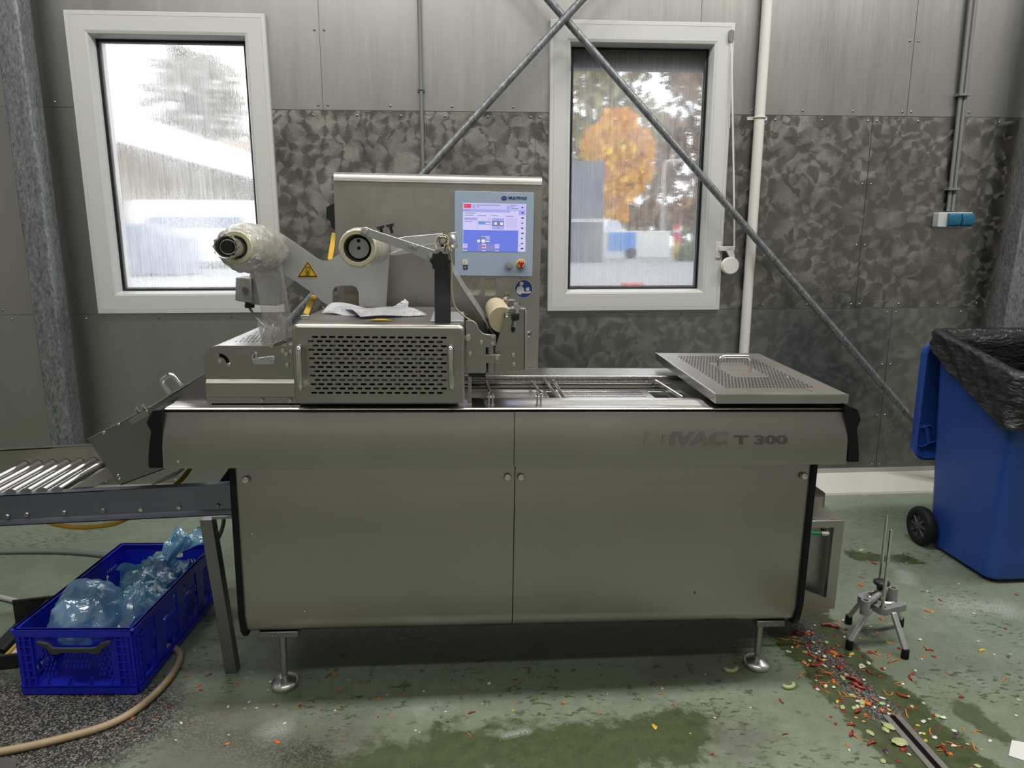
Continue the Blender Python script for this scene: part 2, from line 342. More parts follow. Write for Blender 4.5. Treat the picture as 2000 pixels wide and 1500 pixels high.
class MB:
    def __init__(s): s.v = []; s.f = []; s.mi = []; s.ms = []
    def _m(s, m):
        if m not in s.ms: s.ms.append(m)
        return s.ms.index(m)
    def add(s, vs, fs, m=None):
        b = len(s.v); s.v += [Vector(x) for x in vs]; k = s._m(m)
        for f in fs: s.f.append([b + i for i in f]); s.mi.append(k)
        return s
    def box(s, a, b, m=None):
        (x0, y0, z0), (x1, y1, z1) = a, b
        vs = [(x, y, z) for z in (z0, z1) for y in (y0, y1) for x in (x0, x1)]
        return s.add(vs, [(0, 2, 3, 1), (4, 5, 7, 6), (0, 1, 5, 4), (2, 6, 7, 3), (0, 4, 6, 2), (1, 3, 7, 5)], m)
    def rbox(s, a, b, r, m=None, axis=1, seg=4):
        a, b = Vector(a), Vector(b); ax = [i for i in range(3) if i != axis]
        u0, u1, v0, v1 = a[ax[0]], b[ax[0]], a[ax[1]], b[ax[1]]
        pts = rrect(u0, v0, u1, v1, r, seg)
        def T(u, v, w):
            q = [0, 0, 0]; q[ax[0]] = u; q[ax[1]] = v; q[axis] = w; return Vector(q)
        return s.prism(pts, T, a[axis], b[axis], m)
    def prism(s, pts, T, w0, w1, m=None):
        n = len(pts); vs = [T(u, v, w0) for u, v in pts] + [T(u, v, w1) for u, v in pts]
        fs = [tuple(range(n)), tuple(range(2 * n - 1, n - 1, -1))] + [(i, i + n, (i + 1) % n + n, (i + 1) % n) for i in range(n)]
        return s.add(vs, fs, m)
    def slab(s, pts3, off, m=None):
        n = len(pts3); off = Vector(off); vs = [Vector(p) for p in pts3] + [Vector(p) + off for p in pts3]
        return s.add(vs, [tuple(range(n)), tuple(range(2 * n - 1, n - 1, -1))] + [(i, i + n, (i + 1) % n + n, (i + 1) % n) for i in range(n)], m)
    def tube(s, path, r, m=None, n=10, cap=True, closed=False):
        path = [Vector(p) for p in path]; N = len(path); rings = []; u = None
        for i, p in enumerate(path):
            if closed: d = path[(i + 1) % N] - path[i - 1]
            else: d = path[min(i + 1, N - 1)] - path[max(i - 1, 0)]
            d.normalize()
            if u is None: u = frame_of(Vector((0, 0, 0)), d)[0]
            u = (u - d * u.dot(d)).normalized(); v = d.cross(u); rr = r[i] if isinstance(r, (list, tuple)) else r
            rings.append([p + (u * math.cos(2 * PI * k / n) + v * math.sin(2 * PI * k / n)) * rr for k in range(n)])
        vs = [q for g in rings for q in g]; fs = []
        for i in range(N if closed else N - 1):
            for k in range(n):
                a, b = i * n + k, i * n + (k + 1) % n; j = (i + 1) % N
                fs.append((a, b, j * n + (k + 1) % n, j * n + k))
        if cap and not closed: fs += [tuple(range(n - 1, -1, -1)), tuple(range((N - 1) * n, N * n))]
        return s.add(vs, fs, m)
    def cyl(s, p0, p1, r, m=None, n=20, r1=None):
        return s.tube([p0, p1], [r, r if r1 is None else r1], m, n)
    def lathe(s, prof, p0, axis, m=None, n=28, cap=True):   # prof: (radius, distance along axis)
        p0 = Vector(p0); u, v, w = frame_of(p0, p0 + Vector(axis)); vs = []
        for r, h in prof:
            vs += [p0 + w * h + (u * math.cos(2 * PI * k / n) + v * math.sin(2 * PI * k / n)) * r for k in range(n)]
        fs = [(i * n + k, i * n + (k + 1) % n, (i + 1) * n + (k + 1) % n, (i + 1) * n + k) for i in range(len(prof) - 1) for k in range(n)]
        if cap: fs += [tuple(range(n - 1, -1, -1)), tuple(range((len(prof) - 1) * n, len(prof) * n))]
        return s.add(vs, fs, m)
    def grid(s, fn, nu, nv, m=None):
        vs = [fn(i / nu, j / nv) for j in range(nv + 1) for i in range(nu + 1)]
        fs = [(j * (nu + 1) + i, j * (nu + 1) + i + 1, (j + 1) * (nu + 1) + i + 1, (j + 1) * (nu + 1) + i) for j in range(nv) for i in range(nu)]
        return s.add(vs, fs, m)
    def mesh(s, me, T, m=None):
        return s.add([T(v.co) for v in me.vertices], [tuple(p.vertices) for p in me.polygons], m)
    def plate(s, outline, holes, T, th, m=None):            # flat sheet with real holes; T(u, v, w)
        cu = bpy.data.curves.new('tmp', 'CURVE'); cu.dimensions = '2D'; cu.fill_mode = 'BOTH'; cu.extrude = th / 2
        for pl in [outline] + holes:
            sp = cu.splines.new('POLY'); sp.points.add(len(pl) - 1); sp.use_cyclic_u = True
            for q, (u, v) in zip(sp.points, pl): q.co = (u, v, 0, 1)
        return s._from_curve(cu, T, m)
    def _from_curve(s, cu, T, m):
        o = bpy.data.objects.new('tmp', cu); COL.objects.link(o); dg = bpy.context.evaluated_depsgraph_get(); dg.update()
        me = bpy.data.meshes.new_from_object(o.evaluated_get(dg)); s.mesh(me, lambda c: T(c.x, c.y, c.z), m)
        bpy.data.objects.remove(o); bpy.data.curves.remove(cu); bpy.data.meshes.remove(me); return s
    def text(s, body, T, size, m=None, bold=0.0, th=.0003, align='LEFT'):
        cu = bpy.data.curves.new('tmp', 'FONT'); cu.body = body; cu.size = size; cu.extrude = th; cu.offset = bold; cu.align_x = align; cu.resolution_u = 3
        return s._from_curve(cu, T, m)
    def build(s, name, mat=None, parent=None, smooth=35, bevel=0.0, label=None):
        me = bpy.data.meshes.new(name)
        Mx = ORG.get(parent, Matrix.Identity(4)) if parent is not None else Matrix.Identity(4)
        me.from_pydata([Mx @ v for v in s.v], [], s.f)
        for k in s.ms: me.materials.append(M[k] if isinstance(k, str) else (k if k is not None else (M[mat] if isinstance(mat, str) else mat)))
        me.polygons.foreach_set('material_index', s.mi)
        bm = bmesh.new(); bm.from_mesh(me); bmesh.ops.recalc_face_normals(bm, faces=bm.faces); bm.to_mesh(me); bm.free()
        me.shade_smooth(); me.set_sharp_from_angle(angle=math.radians(smooth)); me.update()
        o = bpy.data.objects.new(name, me); COL.objects.link(o)
        if parent is not None: o.parent = parent; ORG[o] = Mx
        if bevel:
            b = o.modifiers.new('edge', 'BEVEL'); b.width = bevel; b.segments = 2; b.limit_method = 'ANGLE'; b.angle_limit = .7
        if label: o['label'] = label
        return o

def rrect(x0, y0, x1, y1, r, seg=4):
    r = max(1e-5, min(r, abs(x1 - x0) / 2 - 1e-5, abs(y1 - y0) / 2 - 1e-5)); out = []
    for cx, cy, a0 in ((x1 - r, y1 - r, 0), (x0 + r, y1 - r, 90), (x0 + r, y0 + r, 180), (x1 - r, y0 + r, 270)):
        for k in range(seg + 1):
            t = math.radians(a0 + 90 * k / seg); out.append((cx + r * math.cos(t), cy + r * math.sin(t)))
    return out
def slot(cx, cy, l, h, seg=4): return rrect(cx - l / 2, cy - h / 2, cx + l / 2, cy + h / 2, h / 2, seg)
def circ(cx, cy, r, n=16): return [(cx + r * math.cos(2 * PI * k / n), cy + r * math.sin(2 * PI * k / n)) for k in range(n)]
def TXZ(y): return lambda u, v, w: Vector((u, y + w, v))     # sheet facing the room, w runs into depth
def spline(pts, n=10):                                         # Catmull-Rom through points
    pts = [Vector(p) for p in pts]; P = [pts[0] * 2 - pts[1]] + pts + [pts[-1] * 2 - pts[-2]]; out = []
    for i in range(1, len(P) - 2):
        for k in range(n):
            t = k / n; a, b, c, d = P[i - 1], P[i], P[i + 1], P[i + 2]
            out.append(.5 * ((2 * b) + (c - a) * t + (2 * a - 5 * b + 4 * c - d) * t * t + (3 * b - a - 3 * c + d) * t ** 3))
    return out + [pts[-1]]
def copy_tree(o, loc=None, rz=None):
    c = o.copy(); COL.objects.link(c)
    for ch in o.children:
        d = ch.copy(); COL.objects.link(d); d.parent = c
        for g in ch.children:
            e = g.copy(); COL.objects.link(e); e.parent = d
    if loc is not None: c.location = loc
    if rz is not None: c.rotation_euler.z = rz
    return c

# ------------------------------------------------------------------ room
RX0, RX1, RY0, WY, RZ = -4.6, 5.2, -2.7, 4.2, 5.0
def struct(name, mb, m, parent=None, **kw):
    o = mb.build(name, m, parent, **kw)
    if parent is None: o['kind'] = 'structure'
    return o
DA, DB = FL(1740.5, 1398), FL(1831, 1500); DU = (DB - DA).normalized(); DN = Vector((-DU.y, DU.x, 0)); DL = 1.3   # drain slot axis
DQ = [(DA + DU * a + DN * b) for a, b in ((0, -.012), (DL, -.012), (DL, .012), (0, .012))]
m = MB(); m.plate([(RX0, RY0), (RX1, RY0), (RX1, WY), (RX0, WY)], [[(q.x, q.y) for q in DQ]], lambda u, v, w: Vector((u, v, w - .001)), .002); struct('floor', m, 'floor')
M['roomwall'] = simple('pale_room_wall', (.44, .44, .42), .55, var=.06)
M['ceil'] = simple('pale_ceiling', (.55, .55, .53), .7)
m = MB(); m.box((RX0, RY0, RZ), (RX1, WY + .2, RZ + .1)); struct('ceiling', m, 'ceil')
m = MB(); m.box((RX0 - .1, RY0, 0), (RX0, WY + .2, RZ)); struct('wall_left', m, 'roomwall')
m = MB(); m.box((RX1, RY0, 0), (RX1 + .1, WY + .2, RZ)); struct('wall_right', m, 'roomwall')
m = MB(); m.box((RX0, RY0 - .1, 0), (RX1, RY0, RZ)); struct('wall_front', m, 'roomwall')
ZL, ZU = 1.149, W(1000, 219, WY).z
WIN = [(-2.068, W(519.7, 28, WY).x, 1.151, 2.744), (.496, 1.535, 1.147, 2.745)]
def minus(rect, holes):
    xs = sorted({rect[0], rect[1]} | {min(max(h[i], rect[0]), rect[1]) for h in holes for i in (0, 1)})
    zs = sorted({rect[2], rect[3]} | {min(max(h[i], rect[2]), rect[3]) for h in holes for i in (2, 3)})
    out = []
    for a, b in zip(xs, xs[1:]):
        for c, d in zip(zs, zs[1:]):
            u, v = (a + b) / 2, (c + d) / 2
            if b - a > 1e-4 and d - c > 1e-4 and not any(h[0] < u < h[1] and h[2] < v < h[3] for h in holes): out.append((a, b, c, d))
    return out
holes = [(a + .03, b - .03, c + .03, d - .03) for a, b, c, d in WIN]
m = MB()
for a, b, c, d in minus((RX0, RX1, 0, RZ), holes): m.box((a, WY + .006, c), (b, WY + .2, d))
wall = struct('wall_back', m, 'steel_dark')
def panel(x0, x1, z0, z1, mat, step=.33):
    m = MB(); g = .0016
    for a, b, c, d in minus((x0 + g, x1 - g, z0 + g, z1 - g), holes):
        m.add([(a, WY, c), (b, WY, c), (b, WY, d), (a, WY, d)], [(0, 1, 2, 3)], mat)
    for u0, u1, w in ((x0, x1, z0), (x0, x1, z1), (x0, x1, None)):   # edge returns
        if w is not None:
            wz = w - g if w == z1 else w + g
            for a, b, c, d in minus((x0 + g, x1 - g, wz - .0005, wz + .0005), holes): m.add([(a, WY, wz), (b, WY, wz), (b, WY + .006, wz), (a, WY + .006, wz)], [(0, 1, 2, 3)], mat)
    for x in (x0 + g, x1 - g):
        for a, b, c, d in minus((x - .0005, x + .0005, z0, z1), holes): m.add([(x, WY, c), (x, WY, d), (x, WY + .006, d), (x, WY + .006, c)], [(0, 1, 2, 3)], mat)
    i = .026; nx = max(1, round((x1 - x0 - 2 * i) / step)); nz = max(1, round((z1 - z0 - 2 * i) / .36))
    pts = [(x0 + i + (x1 - x0 - 2 * i) * k / nx, z) for k in range(nx + 1) for z in (z0 + i, z1 - i)]
    pts += [(x, z0 + i + (z1 - z0 - 2 * i) * k / nz) for k in range(1, nz) for x in (x0 + i, x1 - i)]
    for x, z in pts:
        if not any(h[0] - .04 < x < h[1] + .04 and h[2] - .04 < z < h[3] + .04 for h in holes) and z < 3.2:
            m.lathe([(.0075, 0), (.0065, .002), (.0035, .004), (.0005, .0045)], (x, WY, z), (0, -1, 0), 'rivet', n=8)
    return m.build('wall_panel', mat, wall)
ux1, ux2, mx2, lx2 = W(626, 106, WY).x, W(1782, 114, WY).x, W(1687, 420, WY).x, W(1722, 800, WY).x
for a, b in ((RX0, -2.9), (-2.9, ux1), (ux1, ux1 + 2.1), (ux1 + 2.1, ux2), (ux2, 4.4), (4.4, RX1)): panel(a, b, ZU, RZ, 'wall_plain')
panel(RX0, -2.9, ZL, ZU, 'wall_plain'); panel(-2.9, WIN[0][0] + .05, ZL, ZU, 'wall_plain')
panel(WIN[0][1] - .05, .42, ZL, ZU, 'wall_swirl', .24); panel(.42, WIN[1][1] - .03, ZL, ZU, 'wall_swirl'); panel(WIN[1][1] - .03, mx2, ZL, ZU, 'wall_swirl', .24); panel(mx2, RX1, ZL, ZU, 'wall_swirl', .24)
for a, b, k in ((RX0, -.1, 'wall_plain'), (-.1, .42, 'wall_plain'), (.42, lx2, 'wall_low'), (lx2, RX1, 'wall_low')): panel(a, b, .12, ZL, k, .4)
# sloping plinth between wall and floor
zt = W(1833, 918, WY).z
m = MB(); prof = [(WY - .001, zt + .028), (WY - .006, zt + .028), (WY - .006, zt), (4.062, .012), (4.056, 0.0), (WY - .001, 0.0)]
m.prism(prof, lambda u, v, w: Vector((w, u, v)), RX0, RX1); struct('baseboard_back', m, 'plinth', smooth=20)

# windows
def window(name, rect, glass):
    x0, x1, z0, z1 = rect
    prof = [(0, .004), (0, -.020), (.004, -.026), (.022, -.028), (.0235, -.026), (.025, -.028), (.098, -.028), (.0995, -.026), (.101, -.028), (.112, -.024), (.118, -.010), (.124, .012), (.127, .040), (.132, .044), (.138, .044)]
    def ring(ins, y): return [(x0 + ins, WY + y, z0 + ins), (x1 - ins, WY + y, z0 + ins), (x1 - ins, WY + y, z1 - ins), (x0 + ins, WY + y, z1 - ins)]
    root = bpy.data.objects.new(name, None); COL.objects.link(root); c = ((x0 + x1) / 2, WY, z0); root.location = c; ORG[root] = Matrix.Translation(-Vector(c)); root['kind'] = 'structure'
    m = MB(); rs = [ring(*p) for p in prof]
    for a, b in zip(rs, rs[1:]): m.add(a + b, [(i, (i + 1) % 4, (i + 1) % 4 + 4, i + 4) for i in range(4)])
    m.build('window_frame', 'white', root, smooth=25)
    m = MB(); rs = [ring(.126, .030), ring(.137, .036), ring(.137, .05), ring(.126, .05)]    # gasket
    for a, b in zip(rs, rs[1:]): m.add(a + b, [(i, (i + 1) % 4, (i + 1) % 4 + 4, i + 4) for i in range(4)])
    m.build('gasket', 'rubber', root)
    m = MB(); i = .13; m.add([(x0 + i, WY + .047, z0 + i), (x1 - i, WY + .047, z0 + i), (x1 - i, WY + .047, z1 - i), (x0 + i, WY + .047, z1 - i)], [(0, 1, 2, 3)]); m.build('pane', glass, root)
    m = MB()                                                                        # outer reveal
    for a, b in ((ring(.10, .06), ring(.10, .21)), (ring(.145, .055), ring(.10, .06))): m.add(a + b, [(k, (k + 1) % 4, (k + 1) % 4 + 4, k + 4) for k in range(4)])
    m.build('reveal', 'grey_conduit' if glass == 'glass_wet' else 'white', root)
    return root
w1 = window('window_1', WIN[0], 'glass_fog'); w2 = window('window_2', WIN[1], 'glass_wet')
x0, x1, z0, z1 = WIN[1]
m = MB(); m.box((x0 + .11, WY + .08, z1 - .225), (x1 - .11, WY + .16, z1 - .11)); m.build('blind_box', 'grey_conduit', w2)
m = MB(); m.add([(x0 + .11, WY + .10, z0 + .11), (x1 - .11, WY + .10, z0 + .11), (x1 - .11, WY + .10, z1 - .2), (x0 + .11, WY + .10, z1 - .2)], [(0, 1, 2, 3)]); m.build('insect_screen', 'mesh', w2)

# galvanised columns and the cross bracing
def column(name, x0, x1, y0, y1, lean=0.0):
    m = MB(); m.prism(rrect(x0, y0, x1, y1, .012, 3), lambda u, v, w: Vector((u + lean * (w - 1.2), v, w)), 0, RZ)
    m.box((x0 - .03, y0 - .02, 0), (x1 + .03, y0 + .06, .012)); struct(name, m, 'galv')
column('pillar_left', W(98, 870, 3.98).x, W(143, 870, 3.98).x, 3.98, 4.11); column('pillar_right', W(1968, 600, 3.99).x, W(1968, 600, 3.99).x + .13, 3.99, 4.12, (W(2000, 461, 3.99).x - W(1968, 640, 3.99).x) / (W(2000, 461, 3.99).z - W(1968, 640, 3.99).z))
def rod(name, p0, p1, r, label, mat='galv', ext=(.35, .2)):
    d = (p1 - p0); a, b = p0 - d * ext[0], p1 + d * ext[1]
    t = thing(name, b, label, 'brace'); m = MB(); m.cyl(a, b, r, n=14); m.build('tube', mat, t); return t
rod('brace_rod', W(1136, 0, 4.03), W(833, 333, 4.03), .0205, 'grey galvanised brace rod slanting down to the left behind the machine', ext=(.3, 1.18))
rod('brace_rod', W(1072, 0, 4.072), W(1790, 828, 4.072), .0205, 'grey galvanised brace rod slanting down to the right across the window', ext=(.3, .19))

# pipes and conduits on the wall
def wpipe(name, px, r, lab, mat, cat, clips, top=RZ):
    (ax, ay), (bx, by) = px; y = WY - r - .012; a, b = W(ax, ay, y), W(bx, by, y); a = a + (a - b) * ((top - a.z) / (a.z - b.z))
    t = thing(name, b, lab, cat); m = MB(); m.cyl(a, b, r, n=16); m.build('tube', mat, t)
    for k in clips:
        p = b + (a - b) * ((W(ax, k, y).z - b.z) / (a.z - b.z)); m = MB()
        m.tube([p + Vector((r * 1.12 * math.cos(q), r * 1.12 * math.sin(q), 0)) for q in [2 * PI * i / 16 for i in range(16)]], .005, n=6, closed=True)
        m.box((p.x - r * 2.0, WY - .010, p.z - .009), (p.x + r * 2.0, WY, p.z + .009)); m.build('clip', mat, t)
    return t
wpipe('conduit', ((818.5, 0), (828, 420)), .0105, 'thin grey conduit running down behind the tall steel panel', 'grey_conduit', 'conduit', [175])
wp = wpipe('drain_pipe', ((1499, 0), (1452, 700)), .029, 'white vertical pipe beside the right window', 'pipe', 'pipe', [230])
y = WY - .02; cd = thing('conduit', W(1859, 410, y), 'pair of grey conduits running down to the blue wall socket', 'conduit')
for dx in (-4.5, 4.5):
    a, b = W(1901 + dx * 1.1, 0, y), W(1856 + dx * .9, 412, y); a = a + (a - b) * ((RZ - a.z) / (a.z - b.z)); m = MB(); m.cyl(a, b, .0105, n=12); m.build('tube', 'grey_conduit', cd)
for px, py in ((1882, 185), (1861, 369)):
    p = W(px, py, WY - .03); m = MB(); m.box((p.x - .035, WY - .045, p.z - .007), (p.x + .035, WY, p.z + .007)); m.build('clip', 'grey_conduit', cd)
# socket
a, b = W(1829, 415, WY - .03), W(1892, 444, WY - .03); so = thing('wall_socket', ((a.x + b.x) / 2, WY, b.z), 'blue double wall socket with pale grey cheeks under the conduit pair', 'socket')
m = MB(); m.rbox((a.x, WY - .055, b.z), (b.x, WY, a.z), .008, axis=1); m.build('back_box', 'sockgrey', so, bevel=.004)
wd_ = (b.x - a.x)
for k in (0, 1):
    xa = a.x + wd_ * (.25 + .38 * k); m = MB(); pr = [(-.055, b.z + .004), (-.078, b.z + .012), (-.086, (a.z + b.z) / 2), (-.078, a.z - .012), (-.055, a.z - .004)]
    m.prism(pr, lambda u, v, w: Vector((w, WY + u, v)), xa, xa + wd_ * .345); m.build('hinged_cover', 'socket', so, bevel=.003)
# window winder
t = thing('window_winder', W(1405, 475, WY), 'white window winder with wheel and cord at the right frame', 'winder')
fy = WY - .03
a = W(1428, 66, fy); b = W(1434, 480, fy - .02); m = MB(); m.tube(spline([a, W(1430, 180, fy - .015), W(1433, 350, fy - .02), b, W(1430, 487, fy - .02)], 6), .0055, n=8); m.tube(spline([W(1426, 75, fy), W(1425, 250, fy)], 4), .003, n=6); m.build('cord', 'pipe', t)
m = MB(); a, b = W(1423, 59, fy), W(1432, 83, fy); m.rbox((a.x, fy - .012, b.z), (b.x, fy + .01, a.z), .012, axis=1); m.build('cord_guide', 'grey_conduit', t)
m = MB(); a, b = W(1399, 473, fy), W(1406, 504, fy); m.box((a.x, fy - .008, b.z), (b.x, fy + .006, a.z)); a, b = W(1402, 481, fy), W(1432, 490, fy); m.box((a.x, fy - .03, b.z), (b.x, fy + .0, a.z)); m.build('bracket', 'pipe', t, bevel=.003)
m = MB(); m.slab([W(x, y, fy - .03) for x, y in ((1418, 486), (1431, 484), (1436, 500), (1431, 524), (1426, 524), (1427, 505), (1420, 492))], (0, .012, 0)); m.build('arm', 'pipe', t, bevel=.002)
c = W(1425, 519, fy - .02); m = MB(); m.lathe([(.012, -.014), (.046, -.012), (.051, -.006), (.044, 0), (.044, .01), (.051, .016), (.046, .022), (.01, .024)], c, (0, -1, 0), n=28); m.build('wheel', 'pipe', t)

from mathutils import noise as NZ0
# ------------------------------------------------------------------ outside
M['asphalt'] = simple('asphalt', (.30, .30, .31), .8, var=.2, vscale=2)
def leaves(name, cols): 
    a = NT(name); r = a.n('ShaderNodeTexNoise'); r.inputs['Scale'].default_value = 1.3; a.set(r.inputs['Vector'], a.obj()); r.inputs['Detail'].default_value = 5
    a.P('Base Color', a.mix(a.ramp(r.outputs[0], [(.35, 0.0), (.65, 1.0)]), cols[0], cols[1])); a.P('Roughness', .7); return a.m
M['olive'] = leaves('olive_leaves', ((.24, .21, .08), (.50, .42, .18))); M['rust'] = leaves('rust_leaves', ((.30, .20, .12), (.52, .36, .22))); M['orange'] = leaves('orange_leaves', ((.85, .42, .01), (1.0, .66, .06))); M['greenl'] = leaves('green_leaves', ((.12, .16, .06), (.24, .29, .10)))
M['bark'] = simple('bark', (.12, .10, .08), .9)
GZ = .4
m = MB(); m.add([(-90, WY + .3, GZ), (90, WY + .3, GZ), (90, 160, GZ), (-90, 160, GZ)], [(0, 1, 2, 3)]); g = m.build('road', 'asphalt'); g['kind'] = 'structure'
def tree(px, Y, blobs, mat, label, n, size, name='tree', cat='tree', grp=None):
    c = W(px, 500, Y); c.z = GZ; t = thing(name, c, label, cat, grp); m = MB(); rnd = random.Random(int(px * 7 + Y))
    cs = [(W(x, y, Y), r * Y / FPX) for x, y, r in blobs]
    for i in range(n):
        p, r = cs[i % len(cs)]
        d = Vector((rnd.gauss(0, 1), rnd.gauss(0, 1), rnd.gauss(0, 1))).normalized() * r * rnd.uniform(.25, 1.0) ** .6
        q = p + Vector((d.x, d.y * .9, d.z)); u = Vector((rnd.gauss(0, 1), rnd.gauss(0, 1), rnd.gauss(0, 1))).normalized(); v = u.cross(Vector((.3, .5, .8))).normalized(); s = size * rnd.uniform(.6, 1.3)
        m.add([q - u * s, q - v * s * .5, q + u * s, q + v * s * .5], [(0, 1, 2, 3)])
    m.build('crown', mat, t); top = max(p.z for p, r in cs)
    m = MB(); m.tube([c, c + Vector((.05, 0, (top - GZ) * .5)), Vector((cs[0][0].x, Y, top * .8))], [.16 * Y / 24, .12 * Y / 24, .05 * Y / 24], n=8)
    for p, r in cs: m.tube([c + Vector((.04, 0, (top - GZ) * .42)), p], [.07 * Y / 24, .02 * Y / 24], n=6)
    m.build('trunk', 'bark', t); return t
tree(1150, 70, [(1130, 140, 60), (1190, 150, 60), (1150, 230, 75), (1110, 290, 50), (1220, 260, 55), (1180, 330, 60)], 'olive', 'tall olive and brown tree at the upper left of the right window', 1500, .55)
tree(1330, 75, [(1320, 150, 55), (1370, 150, 60), (1340, 250, 80), (1280, 280, 50), (1390, 270, 60), (1330, 350, 70), (1390, 370, 60), (1260, 360, 40)], 'rust', 'tall rust brown tree seen at the right of the window', 1800, .55)
tree(1190, 55, [(1190, 265, 40), (1160, 295, 38), (1215, 300, 42), (1185, 330, 42), (1225, 340, 32), (1200, 370, 36), (1180, 395, 28), (1190, 420, 20)], 'orange', 'bright orange autumn tree above the parked van', 3600, .34)
tree(1345, 42, [(1350, 445, 22), (1365, 480, 24), (1335, 490, 26), (1318, 500, 20), (1355, 515, 22)], 'greenl', 'green bush beside the kerb right of the sign boards', 900, .32, 'bush', 'bush')
tree(1300, 62, [(1250, 420, 22), (1290, 425, 22), (1330, 420, 24), (1370, 420, 26), (1220, 425, 20)], 'rust', 'dark brown hedge behind the street lamp', 1400, .5, 'hedge', 'hedge')
def obox(name, p0, p1, Y, depth, mat, label, cat, ground=True):
    a, b = W(*p0, Y), W(*p1, Y); t = thing(name, ((a.x + b.x) / 2, Y, b.z), label, cat); m = MB(); m.box((a.x, Y, (GZ if ground else b.z)), (b.x, Y + depth, a.z)); m.build('body', mat, t, bevel=.03); return t
M['contain'] = simple('grey_container', (.16, .17, .20), .6); M['vanwhite'] = simple('van_white', (.72, .74, .78), .4); M['vanblue'] = simple('van_blue_panel', (.08, .30, .75), .4); M['board'] = simple('white_board', (.75, .74, .70), .5); M['lampgrey'] = simple('lamp_grey', (.55, .50, .45), .5)
t = obox('container', (1085, 322), (1163, 520), 40, 6, 'contain', 'dark grey container standing outside at the left of the window', 'container'); t.location.z = t.location.z
m = MB(); a = W(1085, 430, 40); b = W(1163, 436, 40); m.box((a.x, 39.9, b.z), (b.x, 40.0, a.z)); m.build('rail', 'alu', t)
t = obox('van', (1112, 452), (1230, 492), 48, 2.0, 'vanwhite', 'white van with a bright blue side panel outside the window', 'van'); a, b = W(1174, 455, 47.95), W(1222, 488, 47.95); m = MB(); m.box((a.x, 47.93, b.z), (b.x, 48, a.z)); m.build('side_panel', 'vanblue', t, label='bright blue side panel')
a, b = W(1165, 432, 48.3), W(1205, 454, 48.3); m = MB(); m.slab([(a.x + .3, 48.2, a.z), (b.x - .5, 48.2, a.z), (b.x, 48.2, b.z), (a.x, 48.2, b.z)], (0, 1.6, 0)); m.build('cab', 'vanwhite', t)
for x in (1130, 1215):
    c = W(x, 492, 47.9); c.z = GZ + .34; m = MB(); m.lathe([(.31, 0), (.34, .03), (.34, .22), (.31, .25)], c, (0, 1, 0), n=18); m.build('wheel', 'rubber', t)
obox('sign_board', (1228, 452), (1286, 492), 50, .3, 'board', 'white board standing beside the blue panelled van', 'board')
t = thing('street_lamp', W(1271, 500, 55), 'pale curved street lamp seen through the wet window', 'lamp'); m = MB(); m.tube(spline([Vector((W(1271, 500, 55).x, 55, GZ)), W(1271, 500, 55), W(1273, 400, 55), W(1275, 335, 55), W(1283, 324, 55), W(1306, 323, 55)], 6), .13, n=8); m.build('pole', 'lampgrey', t)
m = MB(); a = W(1306, 323, 55); m.box((a.x - .2, 54.8, a.z - .12), (a.x + .7, 55.2, a.z + .14)); m.build('lamp_head', 'lampgrey', t, bevel=.05)
M['redp'] = simple('red_plastic', (.75, .06, .06), .4)
t = thing('traffic_post', W(1299, 480, 44), 'red and yellow post outside the window right of the boards', 'post'); m = MB(); m.cyl(W(1299, 472, 44), W(1299, 440, 44), .22, 'redp', n=12); m.cyl(W(1299, 455, 44), W(1299, 449, 44), .23, 'vanwhite', n=12); m.cyl(Vector((W(1299, 486, 44).x, 44, GZ)), W(1299, 472, 44), .2, 'yellow', n=12); m.build('post', 'redp', t)
t = thing('red_tub', W(1221, 566, 16.5), 'red tub on the ground just outside the window', 'tub'); m = MB(); c = W(1221, 562, 16.5); c.z = GZ; m.lathe([(.22, 0), (.26, .21), (.265, .22)], c, (0, 0, 1), n=18); m.build('tub', 'redp', t)
# left window: pale building with a white sloping canopy, a van and a car
M['beige'] = simple('beige_render', (.36, .31, .24), .8, var=.12, vscale=.15); M['canopy'] = simple('white_canopy', (.85, .85, .85), .5); M['cargrey'] = simple('blue_grey_car', (.20, .23, .30), .4)
t = thing('building', Vector((W(330, 470, 40).x, 40, GZ)), 'pale beige building under a white sloping canopy behind the fogged window', 'building'); m = MB(); a = W(60, 250, 40); b = W(640, 480, 40); m.box((a.x, 40, GZ), (b.x, 50, W(330, 285, 40).z)); m.build('wall', 'beige', t)
m = MB(); m.slab([W(120, 180, 34), W(600, 338, 34), W(600, 378, 34), W(120, 246, 34)], (0, 6, 0)); m.build('canopy', 'canopy', t, label='white sloping canopy')
t = thing('van', Vector((W(400, 470, 33).x, 33, GZ)), 'white van parked outside the fogged left window', 'van'); m = MB(); a, b = W(285, 395, 33), W(540, 470, 33); m.rbox((a.x, 33, GZ + .25), (b.x, 35, a.z), .35, axis=1); m.build('body', 'vanwhite', t, bevel=.08)
m = MB(); a, b = W(320, 426, 33), W(500, 446, 33); m.box((a.x, 32.96, b.z), (b.x, 33, a.z)); m.build('window_band', 'cargrey', t)
for x in (320, 500):
    c = Vector((W(x, 470, 33).x, 32.9, GZ + .36)); m = MB(); m.lathe([(.33, 0), (.36, .03), (.36, .22), (.33, .25)], c, (0, 1, 0), n=18); m.build('wheel', 'rubber', t)
gcar = lambda x, y: Vector((W(x, 470, 26).x, 26, GZ)) if y >= 500 else W(x, y, 26)
t = thing('car', Vector((W(260, 470, 26).x, 26, GZ)), 'bluish grey car low in the fogged left window', 'car'); m = MB(); m.slab([gcar(x, y) for x, y in ((190, 500), (190, 462), (225, 455), (245, 438), (320, 438), (350, 456), (385, 464), (385, 500))], (0, 1.7, 0)); m.build('body', 'cargrey', t, bevel=.08)
M['greyl'] = leaves('grey_leaves', ((.30, .29, .25), (.48, .46, .40)))
